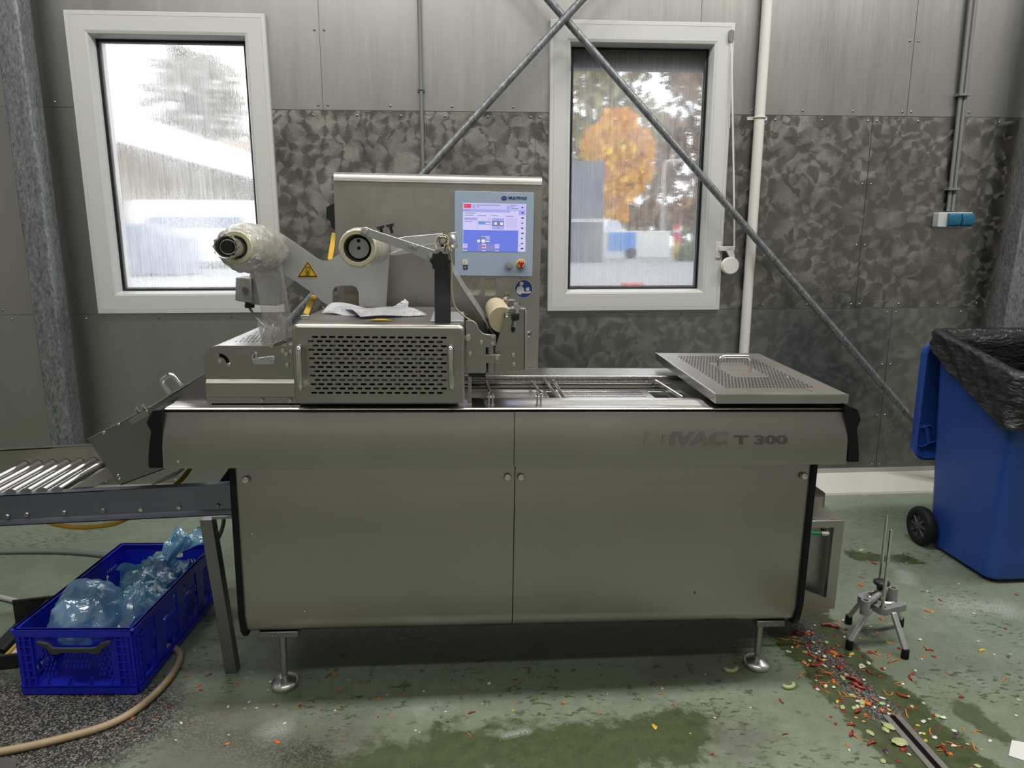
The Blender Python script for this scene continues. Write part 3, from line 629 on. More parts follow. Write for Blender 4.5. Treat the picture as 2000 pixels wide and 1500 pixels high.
tree(420, 60, [(400, 170, 60), (450, 200, 60), (360, 230, 60), (470, 260, 60), (420, 290, 60)], 'greyl', 'pale grey tree behind the white canopy in the fogged window', 900, .55)
t = thing('treeline', Vector((0, 95, GZ)), 'low brown treeline far behind the street and hedge', 'treeline', kind='stuff'); m = MB(); rnd = random.Random(5)
for i in range(3800):
    x = rnd.uniform(-75, 110); top = 5.5 + 2.5 * NZ0.noise(Vector((x * .12, 0, 0))); q = Vector((x, 95 + rnd.uniform(-2, 2), GZ + rnd.random() ** .8 * top)); u = Vector((rnd.gauss(0, 1), rnd.gauss(0, 1), rnd.gauss(0, 1))).normalized(); v = u.cross(Vector((.3, .5, .8))).normalized(); s = rnd.uniform(.45, 1.0)
    m.add([q - u * s, q - v * s * .6, q + u * s, q + v * s * .6], [(0, 1, 2, 3)])
m.build('foliage', 'rust', t)
# ------------------------------------------------------------------ the packaging machine
mc = bpy.data.objects.new('packaging_machine', None); COL.objects.link(mc); mc.location = MO; mc.rotation_euler = (0, TILT, 0); ORG[mc] = Matrix.Identity(4)
tag(mc, 'long stainless steel packaging machine with blue grey touch panel in the middle of the room', 'packaging machine')
def screw(p, r=.009, parent=mc, d=(0, -1, 0), mat='polish', name='screw'):
    m = MB(); m.lathe([(r, 0), (r, r * .45), (r * .8, r * .75), (r * .45, r * .8), (r * .4, r * .55)], p, d, n=12); return m.build(name, mat, parent)
def pl(pts, Y): return [(L(x, y, Y).x, L(x, y, Y).z) for x, y in pts]
def handle(pts, r, parent, mat='polish', name='handle', n=10):
    m = MB(); m.tube(pts, r, n=12); return m.build(name, mat, parent)
def ubend(a, b, off, r=.02, k=5):              # a bow handle from a to b, standing off by the vector off
    a, b, off = Vector(a), Vector(b), Vector(off); d = (b - a).normalized(); o = off.normalized(); h = off.length; pts = [a]
    for i in range(k + 1):
        t = PI / 2 * i / k; pts.append(a + o * (h - r + r * math.sin(t)) + d * (r - r * math.cos(t)))
    for i in range(k + 1):
        t = PI / 2 * i / k; pts.append(b + o * (h - r + r * math.cos(t)) - d * (r - r * math.sin(t)))
    return pts + [b]

# lower cabinet: doors with turned-in bottoms, knobs, black edge trims
zD0, zD1 = .226, .842
xL, xM, xR = L(470, 1080, 2.25).x, L(1003, 1080, 2.25).x, L(1566, 1080, 2.25).x
m = MB(); m.box((xL + .01, MY(2.29), .25), (xR - .01, MY(2.92), .85)); m.build('cabinet_body', 'steel_dark', mc)
def door(xa, xb):
    prof = [(2.255, zD1), (2.25, zD1 - .01), (2.25, .30), (2.253, .285), (2.262, .25), (2.278, zD0 + .006), (2.30, zD0), (2.30, zD1)]
    m = MB(); m.prism([(MY(y), z) for y, z in prof], lambda u, v, w: Vector((w, u, v)), xa, xb); return m.build('door', 'steel', mc, smooth=50)
d1 = door(xL, xM - .0015); d2 = door(xM + .0015, xR)
for d, px, py in ((d1, 482, 934), (d1, 991, 929), (d2, 1017, 929), (d2, 1567, 927)):
    m = MB(); p = L(px, py, 2.25); m.lathe([(.006, 0), (.006, .006), (.0115, .008), (.0125, .013), (.010, .019), (.002, .021)], p, (0, -1, 0), n=16); m.build('knob', 'polish', d)
def trim_strip(px, sgn):
    ym = [(2.238, zD1 + .004), (2.236, .31), (2.25, .245), (2.27, .216), (2.30, .212), (2.95, .212), (2.95, zD1 + .004)]
    xs = (xL - .018, xL) if sgn < 0 else (xR, xR + .020)
    m = MB(); m.prism([(MY(y), z) for y, z in ym], lambda u, v, w: Vector((w, u, v)), *xs); m.build('side_trim', 'rubber', mc, bevel=.003)
trim_strip(465, -1); trim_strip(1575, 1)
# upper cover band, two pieces, and the profiled black end caps
bx0, bx1 = -1.104, 1.101; bm_ = L(1004, 860, 2.2).x
def band(xa, xb):
    prof = [(2.235, 1.016), (2.222, 1.020), (2.213, 1.017), (2.211, 1.006), (2.204, .985), (2.198, .966), (2.194, .948), (2.190, .91), (2.186, .852), (2.187, .845), (2.195, .842), (2.30, .842), (2.30, 1.016)]
    m = MB(); m.prism([(MY(y), z) for y, z in prof], lambda u, v, w: Vector((w, u, v)), xa, xb); return m.build('cover_band', 'steel', mc, smooth=50)
b1 = band(bx0, bm_ - .001); b2 = band(bm_ + .001, bx1)
def endcap(pts, Y=2.19):
    m = MB(); m.prism(pl(pts, Y), TXZ(0), MY(Y), MY(2.93)); m.build('end_cap', 'rubber', mc, smooth=40, bevel=.002)
endcap([(297.5, 802), (293.5, 810), (285.5, 825), (289, 833), (294.5, 843), (292.5, 856), (290.7, 870), (289.4, 893), (289.6, 911), (291, 914.5), (318, 914.3), (315.5, 806), (314, 800)])
endcap([(1657, 903), (1677.5, 902.5), (1678.5, 888), (1677, 862), (1674.3, 838), (1678, 829), (1681.8, 819), (1679, 810), (1675.5, 800.5), (1670, 797), (1655, 791), (1655.5, 805)])
m = MB(); m.box((bx0 + .004, MY(2.225), 1.0), (bx1 - .004, MY(2.30), 1.026)); m.build('gap_shade_strip', 'dark', mc)  # near black strip drawn in for the shade of the open gap
# rail frame on top: rolled front edge, back rail, end pieces
zR = 1.031
m = MB(); prof = [(2.30, 1.005), (2.228, 1.022), (2.219, 1.0235), (2.216, 1.027), (2.218, zR - .001), (2.226, zR + .001), (2.292, zR), (2.296, zR + .003), (2.356, zR + .003), (2.356, .985), (2.30, .985)]
m.prism([(MY(y), z) for y, z in prof], lambda u, v, w: Vector((w, u, v)), bx0 + .006, bx1 - .004); m.build('front_rail', 'steel_clean', mc, smooth=50)
m = MB(); m.box((bx0 + .006, MY(2.74), .98), (bx1 - .004, MY(2.925), zR + .006)); m.box((bx0 + .006, MY(2.735), zR - .002), (bx1 - .004, MY(2.745), zR + .008)); m.build('back_rail', 'steel_clean', mc, bevel=.003)
m = MB(); m.box((.63, MY(2.356), .98), (bx1 - .004, MY(2.74), zR - .004)); m.build('end_deck', 'steel_clean', mc)
m = MB(); m.box((bx0 + .006, MY(2.356), .98), (-.70, MY(2.74), zR - .004)); m.build('end_deck', 'steel_clean', mc)
# transport bed with trays, cross bars, pins and the chain along the back rail
bed0 = L(918, 760, 2.45).x
m = MB(); m.box((bed0 - .1, MY(2.30), .93), (.65, MY(2.76), .955)); m.build('bed_pan', 'steel_dark', mc)
def tray(xa, xb, holes):
    m = MB(); m.box((xa, MY(2.36), .972), (xb, MY(2.70), .986)); o = m.build('bed_tray', 'steel_dark', mc, bevel=.003)
    hs = [rrect(x - .004, y - .006, x + .004, y + .006, .002, 1) for i in range(30) for j in range(9) for x, y in [(xa + .03 + (xb - xa - .06) * (i + .25 * (j % 2)) / 29.5, MY(2.40 + .27 * j / 8))]] if holes else []
    MB().plate([(xa, MY(2.36)), (xb, MY(2.36)), (xb, MY(2.70)), (xa, MY(2.70))], hs, lambda u, v, w: Vector((u, v, .991 + w)), .002).build('tray_sheet', 'steel_clean' if holes else 'steel', o, smooth=20)
xb_ = L(1100, 770, 2.4).x; tray(bed0 - .06, xb_ - .03, False); tray(xb_ + .01, L(1318, 775, 2.37).x - .02, True)
for z, y, r in ((1.012, 2.728, .006), (.997, 2.722, .006), (.984, 2.715, .006)):
    m = MB(); m.cyl((bed0 - .08, MY(y), z), (.65, MY(y), z), r, n=10); m.build('guide_rod', 'polish', mc)
m = MB()
n = 42; cx0, cx1 = bed0 - .06, .645; pit = (cx1 - cx0) / n
for i in range(n):
    x = cx0 + pit * (i + .5); m.prism([(x + pit * .58 * math.cos(t) * (1 if abs(math.cos(t)) > .3 else .9), 1.018 + .0075 * math.sin(t) * (.62 if abs(math.cos(t)) < .3 else 1)) for t in [2 * PI * k / 12 for k in range(12)]], TXZ(0), MY(2.728 if i % 2 else 2.7265), MY(2.734))
    m.cyl((cx0 + pit * i, MY(2.7235), 1.018), (cx0 + pit * i, MY(2.73), 1.018), .0036, n=8)
m.build('chain', 'steel_dark', mc)
for (ax, ay), (cx, cy), r in (((1076, 738), (1103, 778), .007), ((1062, 739), (1090, 778), .006), ((1274, 740), (1334, 778), .0075), ((1038, 744), (1054, 766), .0055), ((950, 746), (958, 768), .0055)):
    a, b = LZ(ax, ay, 1.022), LZ(cx, cy, 1.022); m = MB(); m.cyl(a, b, r, n=10); m.build('cross_bar', 'polish', mc)
for px in (958.5, 1052.5):
    p = L(px, 792, 2.285); m = MB(); m.box((p.x - .009, p.y - .006, zR), (p.x - .003, p.y + .006, zR + .040)); m.box((p.x + .003, p.y - .006, zR), (p.x + .009, p.y + .006, zR + .034)); m.cyl((p.x - .012, p.y, zR + .022), (p.x + .012, p.y, zR + .022), .004, n=8); m.build('stop_pin', 'polish', mc, bevel=.001)
# perforated lid over the infeed end
lx0, lx1 = .650, 1.098; ly0, ly1 = 2.212, 2.95
zf, zb = L(1500, 771, ly0).z, L(1400, 690, ly1).z
def TL(u, v, w): return Vector((lx0 + (lx1 - lx0) * u, MY(ly0 + (ly1 - ly0) * v), zf + (zb - zf) * v + w))
holes_ = []
lc, lr = 26, 34
for j in range(lr):
    for i in range(lc):
        u = .16 + .70 * (i + .5 * (j % 2)) / lc; v = .14 + .76 * j / (lr - 1)
        if not (.36 < u < .66 and .36 < v < .72): holes_.append(rrect(u - .0095, v - .0072, u + .0095, v + .0072, .003, 1))
lid = MB().plate([(0, 0), (1, 0), (1, 1), (0, 1)], holes_, lambda u, v, w: TL(u, v, w - .0012), .0024).build('perforated_lid', 'steel_v', mc, smooth=20)
m = MB(); dz = -.030
for (ua, va), (ub, vb) in (((0, 0), (1, 0)), ((0, 0), (0, 1)), ((1, 0), (1, 1)), ((0, 1), (1, 1))):
    a, b = TL(ua, va, .0005), TL(ub, vb, .0005); nrm = (b - a).cross(Vector((0, 0, 1))).normalized() * .002; m.slab([a, b, b + Vector((0, 0, dz)), a + Vector((0, 0, dz))], nrm)
m.tube([TL(0, -.001, 0), TL(1, -.001, 0)], .003, n=8); m.tube([TL(0, 0, 0), TL(0, 1, 0)], .003, n=8)
m.build('folded_rim', 'steel_clean', lid)
m = MB(); m.add([TL(.02, .02, -.02), TL(.98, .02, -.02), TL(.98, .98, -.02), TL(.02, .98, -.02)], [(0, 1, 2, 3)]); m.build('shadow_tray', 'steel_dark', lid)
ha, hb = LZ(1403, 724, zf + (zb - zf) * .55), LZ(1465, 724, zf + (zb - zf) * .55); handle(ubend(ha, hb, (0, 0, .055), .02), .0065, lid)
# feet
def foot(px, Yf, br0, br1, tilt):
    g = FL(px, 1342 if px < 1000 else 1312); X = MRT @ (g - MO); x = X.x; y = MY(Yf); zg = X.z
    m = MB(); a, b = L(br0, 1246, 2.29).x, L(br1, 1246, 2.29).x; m.box((a, MY(2.272), .204), (b, MY(2.40), .228)); br = m.build('foot_bracket', 'chute', mc, bevel=.004)
    for q in (.36, .66): screw((a + (b - a) * q, MY(2.272), .216), .006, br, mat='steel_dark', name='bolt')
    m = MB(); m.cyl((x, y, zg + .055), (x, y, .21), .0125, n=16); m.cyl((x, y, zg + .042), (x, y, zg + .058), .0105, n=6); m.cyl((x, y, zg + .03), (x, y, zg + .044), .014, r1=.011, n=16); ft = m.build('foot', 'steel_dark', mc)
    ax = Vector((tilt, -.10, 1)).normalized(); m = MB(); m.lathe([(.038, .0), (.045, .003), (.048, .010), (.047, .018), (.042, .024), (.030, .028), (.017, .034), (.010, .036)], Vector((x, y, zg + .002)), ax, n=28); m.build('foot_plate', 'satin', ft)
foot(556, 2.325, 508, 585, -.10); foot(1485, 2.325, 1472, 1526, .06)
# outfeed end: enclosure with perforated top, slots and latches
ye = 2.27; ez = L(500, 676, ye).z; ex0, ex1 = L(401, 740, ye).x, L(577, 740, ye).x
oc = circ(0, 0, 1, 32); R_ = .045
out = [(ex0, 1.035), (ex1, 1.035), (ex1, ez)] + [(ex0 + R_ + R_ * math.cos(math.radians(90 + 15 * k)), ez - R_ + R_ * math.sin(math.radians(90 + 15 * k))) for k in range(7)]
c = L(428, 707, ye); arc = []
for k in range(9):
    t = math.radians(85 - 85 * k / 8); arc.append((c.x + .033 * math.cos(t), c.z - .005 + .033 * math.sin(t)))
for k in range(9):
    t = math.radians(0 + 85 * k / 8); arc.append((c.x + .022 * math.cos(t), c.z - .005 + .022 * math.sin(t)))
h1 = pl([(509, 665 + 36), (495, 690)], ye)
m = MB().plate(out, [arc], TXZ(MY(ye)), .003); enc = m.build('outfeed_cover', 'steel', mc, smooth=20)
zk1, zk2 = L(480, 740, ye).z, L(480, 773, ye).z
m = MB(); m.prism([(MY(ye - .001), zk1), (MY(ye - .010), zk1 - .012), (MY(ye - .014), zk2), (MY(ye - .006), zk2 - .004), (MY(ye - .006), 1.036), (MY(ye + .004), 1.036), (MY(ye + .004), zk1)], lambda u, v, w: Vector((w, u, v)), ex0 + .004, ex1 + .012); m.build('skirt', 'steel', enc, smooth=15)
m = MB(); m.box((ex0 + .02, MY(ye + .012), 1.04), (ex1 + .1, MY(2.74), ez - .01)); m.build('inner_box', 'dark', enc)
hs = []
for j in range(8):
    for i in range(16):
        x_, y_ = ex0 + .075 + .21 * (i + .5 * (j % 2)) / 16, MY(2.36) + .28 * j / 7; hs.append(rrect(x_ - .0034, y_ - .009, x_ + .0034, y_ + .009, .003, 1))
m = MB().plate([(ex0 + R_, MY(ye - .001)), (ex1 + .15, MY(ye - .001)), (ex1 + .15, MY(2.775)), (ex0 + R_, MY(2.775))], hs, lambda u, v, w: Vector((u, v, ez + w)), .002); m.build('perforated_top', 'steel_clean', enc, smooth=20)
m = MB(); m.prism([(ex0 + R_ - R_ * math.sin(t), ez - R_ + R_ * math.cos(t)) for t in [PI / 2 * k / 8 for k in range(9)]] + [(ex0 + .003, ez - R_), (ex0 + .003, 1.04), (ex0 + .006, 1.04), (ex0 + R_, ez - .003)], TXZ(0), MY(ye + .001), MY(2.775)); m.build('rounded_side', 'steel_clean', enc, smooth=60)
m = MB(); m.rbox((ex0 + .26, MY(2.29), ez + .001), (ex1 + .1, MY(2.60), ez + .0025), .003, axis=2); m.build('inspection_plate', 'alu', enc)
m = MB(); p0, p1 = LZ(530, 676, ez + .006), LZ(575, 655, ez + .006); m.cyl(p0, p1 + (p1 - p0) * .4, .006, n=12); m.build('guide_roller', 'polish', enc)
for px, py in ((429, 706), (447, 712), (497, 705), (533, 702), (552, 686), (559, 693), (561, 713), (568, 687)): screw(L(px, py, ye - .002), .008, enc)
m = MB(); q = pl([(495, 700), (533, 695), (537, 697), (538, 703), (536, 709), (533, 711), (497, 712), (493, 708), (493, 703)], ye - .004); m.prism(q, TXZ(0), MY(ye - .007), MY(ye - .002)); m.build('latch_plate', 'alu', enc, bevel=.001)
m = MB(); q = [L(x, y, ye - .004) for x, y in ((494, 702), (494, 694), (497, 690), (501, 692), (501, 699))]; m.tube(spline(q, 4), .0035, n=8); m.build('latch_hook', 'polish', enc)
for px in (511, 566):
    m = MB(); m.lathe([(.006, 0), (.006, .002), (.0035, .0025), (.0035, .0005)], L(px, 783, ye - .013), (0, -1, 0), n=12); m.build('sleeve', 'polish', enc)
# outfeed chute sloping down to the conveyor
yc = 2.33
m = MB(); m.slab([L(x, y, yc) for x, y in ((172, 858), (290, 797), (300, 800), (402, 728), (402, 790), (330, 803), (330, 913), (237, 948), (230, 944))], (0, .003, 0)); ch = m.build('chute_side', 'chute', mc)
ta, tb, tc, td = L(171, 857, yc), L(292, 794, yc), L(291, 795, yc), L(402, 725.5, yc)
for nm, a, b in (('chute_top', ta, tb), ('chute_hatch', tc, td)):
    m = MB(); m.slab([a, b, b + Vector((0, .40, 0)), a + Vector((0, .40, 0))], (0, 0, -.005)); o = m.build(nm, 'steel_clean', mc, bevel=.001)
    if nm == 'chute_hatch':
        u = (b - a).normalized(); p = a + (b - a) * .33 + Vector((0, .20, 0)); q = a + (b - a) * .55 + Vector((0, .20, 0)); nn = Vector((-u.z, 0, u.x)).normalized()
        handle(ubend(L(331, 768, yc + .12), L(354, 754, yc + .12), nn * .052 + Vector((0, 0, .0)), .016), .008, o)
    else:
        for px, py in ((203, 842), (232, 826)): screw(L(px, py + 3, yc), .006, ch)
m = MB(); m.slab([L(x, y, yc - .006) for x, y in ((250, 822), (287, 800), (293, 811), (257, 832))], (0, .02, 0)); hg = m.build('hinge', 'steel', mc, bevel=.002)
for px, py in ((266, 799), (279, 793)): 
    m = MB(); p = L(px, py, yc); m.cyl(p + Vector((.004, 0, -.014)), p + Vector((-.003, 0, .006)), .0055, n=10); m.build('bolt', 'polish', hg)
m = MB(); m.slab([L(x, y, yc + .38) for x, y in ((172, 858), (290, 797), (402, 728), (402, 803), (330, 913), (237, 948))], (0, .003, 0)); m.build('chute_side', 'steel_dark', mc)
m = MB(); a, b = L(237, 947, yc), L(330, 913, yc); m.slab([a, b, b + Vector((0, .38, 0)), a + Vector((0, .38, 0))], (0, 0, .003)); m.build('chute_floor', 'steel', mc)
for px, py in ((231, 928), (234, 935)): screw(L(px, py, yc), .005, ch)

# perforated front hood
yh = 2.20
hx0, hx1 = -.698, -.168; hz0, hz1 = 1.046, L(740, 633, yh).z
hl = []
for j in range(14):
    z = L(740, 658.8 + 8.33 * j, yh).z; k = j % 2
    for i in range(16):
        x = L((617.5 if k == 0 else 609.5) + (16.62) * i + (.15 * j if i == 0 else 0), 710, yh).x; hl.append(slot(x, z, .0188, .0064, 3))
TH = TXZ(MY(yh))
m = MB().plate(rrect(hx0 + .012, hz0 + .008, hx1 - .012, hz1 - .012, .012, 4), hl, TH, .0022); hood = m.build('front_hood', 'steel', mc, smooth=20)
m = MB(); out1 = rrect(hx0 + .012, hz0 + .008, hx1 - .012, hz1 - .012, .012, 6); out2 = rrect(hx0 + .003, hz0 + .002, hx1 - .003, hz1 - .003, .019, 6); out3 = rrect(hx0, hz0, hx1, hz1, .022, 6); nn = len(out1)
vs = [Vector((u, MY(yh) - .001, v)) for u, v in out1] + [Vector((u, MY(yh + .003), v)) for u, v in out2] + [Vector((u, MY(yh + .012), v)) for u, v in out3] + [Vector((u, MY(yh + .06), v)) for u, v in out3]
m.add(vs, [(k * nn + i, k * nn + (i + 1) % nn, (k + 1) * nn + (i + 1) % nn, (k + 1) * nn + i) for k in range(3) for i in range(nn)]); m.build('rounded_rim', 'steel', hood, smooth=60)
for px in (589, 880):
    a, b = L(px, 674, yh), L(px + (4 if px < 700 else 2), 755, yh); handle(ubend(a, b, (0, -.045, 0), .018), .0085, hood)
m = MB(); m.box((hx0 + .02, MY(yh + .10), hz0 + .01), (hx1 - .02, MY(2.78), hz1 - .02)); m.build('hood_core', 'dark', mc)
m = MB()
for i in range(7): x = hx0 + .05 + i * .066; m.cyl((x, MY(yh + .07), hz0 + .03), (x, MY(yh + .07), hz1 - .05), .010, n=10)
for z in (1.10, 1.17): m.box((hx0 + .04, MY(yh + .08), z), (hx1 - .04, MY(yh + .10), z + .02))
m.build('die_frame', 'steel_dark', mc)
m = MB(); m.box((hx0 + .006, MY(yh + .05), hz1 - .012), (hx1 - .03, MY(2.80), hz1 - .0015)); top = m.build('hood_top', 'steel', mc)
m = MB(); m.box((hx1 - .11, MY(yh + .06), hz1 - .010), (hx1 - .002, MY(2.55), hz1 + .006)); m.build('hood_top_plate', 'alu', mc, bevel=.002)
m = MB(); p = LZ(597, 622, hz1); m.box((p.x - .014, p.y - .008, hz1), (p.x + .014, p.y + .012, hz1 + .012)); m.build('catch', 'polish', top, bevel=.002)
# label under the paper on the hood edge
m = MB(); p = LZ(742, 625.5, hz1); m.add([(p.x - .04, p.y - .012, hz1 + .001), (p.x + .04, p.y - .012, hz1 + .001), (p.x + .012, p.y + .04, hz1 + .001), (p.x - .012, p.y + .04, hz1 + .001)], [(0, 1, 2, 3)]); m.build('warning_label', 'yellow', top, label='yellow warning label half under the papers')

# tall back cabinet with the control panel
yb = 2.90; px0, px1 = -.675, .139; pz1 = 1.80
prof = [(yb, 1.0), (yb, pz1 - .020), (yb + .002, pz1 - .010), (yb + .010, pz1 + .004), (yb + .025, pz1 + .010), (yb + .22, pz1 + .010), (yb + .22, 1.0)]
m = MB(); m.prism([(MY(y), z) for y, z in prof], lambda u, v, w: Vector((w, u, v)), px0, px1); m.build('back_cabinet', 'steel_v', mc, smooth=50)
m = MB(); m.tube([(px0, MY(yb - .002), pz1 - .022), (px1, MY(yb - .002), pz1 - .022)], .0035, n=8); m.build('fold_line', 'steel_clean', mc)
m = MB(); m.box((px0 - .004, MY(yb + .1), 1.05), (px1 + .006, MY(yb + .24), pz1 + .012)); m.build('rear_cover', 'steel_dark', mc, bevel=.004)
m = MB(); m.slab([L(x, y, yb + .05) for x, y in ((655, 393), (637, 404), (637, 428), (644, 431), (647, 445), (655, 449))], (0, .08, 0)); m.build('main_switch', 'black', mc, bevel=.003)
def strip3(name, p0, p1, wdt, mat, par=mc, d=(0, .01, 0)):
    u = (p1 - p0).normalized(); n = u.cross(Vector((0, 1, 0))).normalized() * wdt / 2; m = MB(); m.slab([p0 - n, p1 - n, p1 + n, p0 + n], d); return m.build(name, mat, par, bevel=.002)
strip3('caution_bar', L(653, 455, yb + .02), L(644, 508, yb - .03), .020, 'yellow'); strip3('caution_bar', L(613.5, 577, 2.80), L(597, 614, 2.75), .022, 'yellow')
# control panel
yp = 2.885; a, b = L(888, 375, yp), L(1041, 540, yp)
kx0, kx1, kz0, kz1 = -.206, .106, 1.418, 1.746
m = MB(); m.rbox((kx0, MY(yp), kz0), (kx1, MY(yb + .002), kz1), .004, axis=1); cp = m.build('control_panel', 'hmi', mc, bevel=.001)
def q(px, py): p = L(px, py, yp); return p.x, p.z
sx0, sz1 = q(904, 396); sx1, sz0 = q(1026, 492); sw, sh = sx1 - sx0, sz1 - sz0
m = MB(); ysc = MY(yp)
def R(x0, y0, x1, y1, mat, k=1): m.add([(sx0 + sw * x0, ysc - .0004 * k, sz1 - sh * y1), (sx0 + sw * x1, ysc - .0004 * k, sz1 - sh * y1), (sx0 + sw * x1, ysc - .0004 * k, sz1 - sh * y0), (sx0 + sw * x0, ysc - .0004 * k, sz1 - sh * y0)], [(0, 1, 2, 3)], S_[mat])
R(0, 0, 1, 1, 'pale'); R(0, 0, 1, .13, 'violet', 2); R(.015, .02, .13, .105, 'red', 3); R(.15, .03, .20, .11, 'mid', 3); R(.69, .05, .74, .125, 'mid', 3); R(0, .125, .88, .185, 'mid', 2)
R(.75, .145, .81, .185, 'pale', 3); R(.82, .145, .88, .185, 'pale', 3); R(.005, .555, .88, 1, 'blue', 2); R(.02, .30, .225, .355, 'mid', 2); R(.225, .23, .23, .55, 'mid', 2); R(.44, .23, .445, .55, 'mid', 2)
R(.245, .375, .435, .44, 'bar', 2); R(.25, .40, .345, .435, 'cyan', 3); R(.355, .40, .43, .425, 'white', 3); R(.46, .305, .655, .36, 'mid', 2); R(.46, .36, .65, .475, 'grey', 2); R(.47, .40, .50, .44, 'cyan', 3); R(.50, .39, .54, .44, 'white', 3); R(.59, .39, .635, .445, 'white', 3); R(.46, .485, .655, .54, 'mid', 2)
R(.70, .30, .86, .50, 'violet', 2); R(.395, .32, .435, .36, 'violet', 3); R(.28, .675, .43, .83, 'grey', 3); R(.36, .68, .43, .76, 'mid', 4); R(.29, .69, .42, .70, 'pale', 5); R(.36, .78, .425, .80, 'white', 5)
for x in (.0, .295, .505): R(x + .005, .845, x + .075, .935, 'violet', 3); R(x + .005, .94, x + .075, .985, 'bar', 3); R(x + .008, .985, x + .072, .995, 'white', 4); R(x + .02, .87, x + .06, .90, 'mid', 4)
R(.30, .87, .36, .91, 'red', 4)
R(.21, .845, .60, .855, 'bar', 2); R(.24, .855, .50, .985, 'bar', 2.2)
for cx, rr in ((.25, .024), (.325, .030)): m.add([(sx0 + sw * cx + sw * rr * math.cos(2 * PI * k / 16), ysc - .002, sz1 - sh * .785 + sw * rr * math.sin(2 * PI * k / 16)) for k in range(16)], [tuple(range(16))], S_['white'])
R(.885, .13, .99, .235, 'mid', 2)
for i in range(9): R(.925 + .004 * (i % 2), .075 + .107 * i - .012, .955 + .006 * (i % 3), .075 + .107 * i + .016, 'dark', 3)
for i in range(7): R(.72 + i * .022, .525, .728 + i * .022, .535, 'grey', 3)
for i in range(5): R(.685, .31 + i * .045, .70, .318 + i * .045, 'grey', 3)
for (x, y, w_) in ((.22, .035, .36), (.22, .07, .04), (.75, .03, .09), (.75, .06, .05), (.76, .095, .12), (.02, .145, .09), (.03, .205, .17), (.03, .25, .14), (.24, .25, .13), (.46, .25, .09), (.68, .255, .12), (.03, .375, .12)): R(x, y, x + w_, y + .013, 'grey', 3)
R(.545, .325, .565, .335, 'dark', 3); R(.545, .505, .575, .512, 'dark', 3)
scr = m.build('screen', S_['pale'], cp)
def q3(px, py, d=.0006): p = L(px, py, yp); return Vector((p.x, MY(yp) - d, p.z))
TT = lambda px, py, s=1.0, dd=.0008: (lambda o: (lambda u, v, w: Vector((o.x + u * s, MY(yp) - dd + w, o.z + v))))(q3(px, py))
for txt, px, py, sz, mt, par in (('?', 1014, 481.5, .013, S_['dark'], scr), ('STOP', 907.5, 402.6, .0042, S_['white'], scr), ('3', 953, 429.8, .0075, S_['dark'], scr), ('3', 975.2, 439.6, .0075, S_['dark'], scr)):
    MB().text(txt, TT(px, py, 1, .0026), sz, th=.0001).build('screen_text', mt, par)
MB().text('MULTIVAC', TT(993, 388.6, 1.12), .0135, bold=.0006).build('lettering', 'navy', cp)
m = MB()                                                       # small tray emblem
for pts in (((978, 385), (984, 382.5), (991, 384.5), (984.5, 387)), ((978.5, 386.5), (984.5, 388.3), (990.5, 386), (989, 390), (984, 391.8), (979.5, 389.5))): m.add([q3(*p_) for p_ in pts], [tuple(range(len(pts)))])
m.build('emblem', 'navy', cp)
m = MB(); p = q3(908.5, 512, 0); m.rbox((p.x - .011, MY(yp) - .0012, p.z - .011), (p.x + .011, MY(yp) + .001, p.z + .012), .006, axis=1); m.build('switch_label', 'signwhite', cp)
MB().text('I', TT(907, 514.5, 1, .0016), .010, align='CENTER').build('switch_mark', 'black', cp)
m = MB(); p = q3(909, 521.5, 0); m.box((p.x - .0085, MY(yp) - .0012, p.z - .0085), (p.x + .0085, MY(yp) + .001, p.z + .0085)); m.build('switch_label', 'black', cp, label='black off mark')
MB().text('O', TT(909, 523.7, 1, .0016), .010, align='CENTER', bold=.0004).build('switch_mark', 'signwhite', cp)
m = MB(); p = q3(993.5, 517, 0); m.lathe([(.014, -.001), (.014, .016), (.012, .019), (.002, .0195)], p, (0, -1, 0), n=24); m.build('knob', 'polish', cp)
p = q3(1017, 516, 0); m = MB(); m.lathe([(.0185, -.001), (.0185, .003), (.016, .006)], p, (0, -1, 0), 'yellow', n=28); es = m.build('emergency_stop', 'yellow', cp)
m = MB(); m.lathe([(.010, .004), (.011, .014), (.0145, .016), (.0145, .022), (.012, .026), (.002, .027)], p, (0, -1, 0), n=24); m.build('button', 'red', es)
m = MB()
for k in range(3):
    t0 = math.radians(90 + 120 * k - 38); v = [p + Vector((r * math.cos(t0 + math.radians(76) * i / 6), -.0263, r * math.sin(t0 + math.radians(76) * i / 6))) for r in (.009, .0115) for i in range(7)]
    m.add(v, [(i, i + 1, i + 8, i + 7) for i in range(6)])
m.build('arrow_marks', 'signwhite', es)
# stickers below the panel
for pts in (((914.5, 545), (937, 544.5), (938, 570), (934, 577), (914, 577)), ((947, 544), (970, 544), (970.5, 569), (966, 578), (947, 577.5))):
    m = MB(); m.slab([L(x, y, yb) for x, y in pts], (0, -.0008, 0)); m.build('worn_label', 'label', mc)
m = MB(); m.slab([L(x, y, yb) for x, y in ((1013, 541), (1019, 541), (1019, 545), (1012, 545))], (0, -.0008, 0)); m.build('small_label', 'signwhite', mc)
sc_ = L(1023, 564, yb); rs = .0365
def disc(r, d, mat, name, par, pts=None):
    m = MB(); m.slab([Vector((sc_.x + u * r, MY(yb) - d, sc_.z + v * r)) for u, v in (pts or circ(0, 0, 1, 32))], (0, -.0005, 0)); return m.build(name, mat, par)
sg = disc(rs, .0, 'signwhite', 'manual_sign', mc); disc(rs * .96, .0004, 'signblue', 'blue_field', sg)
disc(rs, .0009, 'signwhite', 'figure_head', sg, [(-.26 + .22 * u, .56 + .22 * v) for u, v in circ(0, 0, 1, 20)])
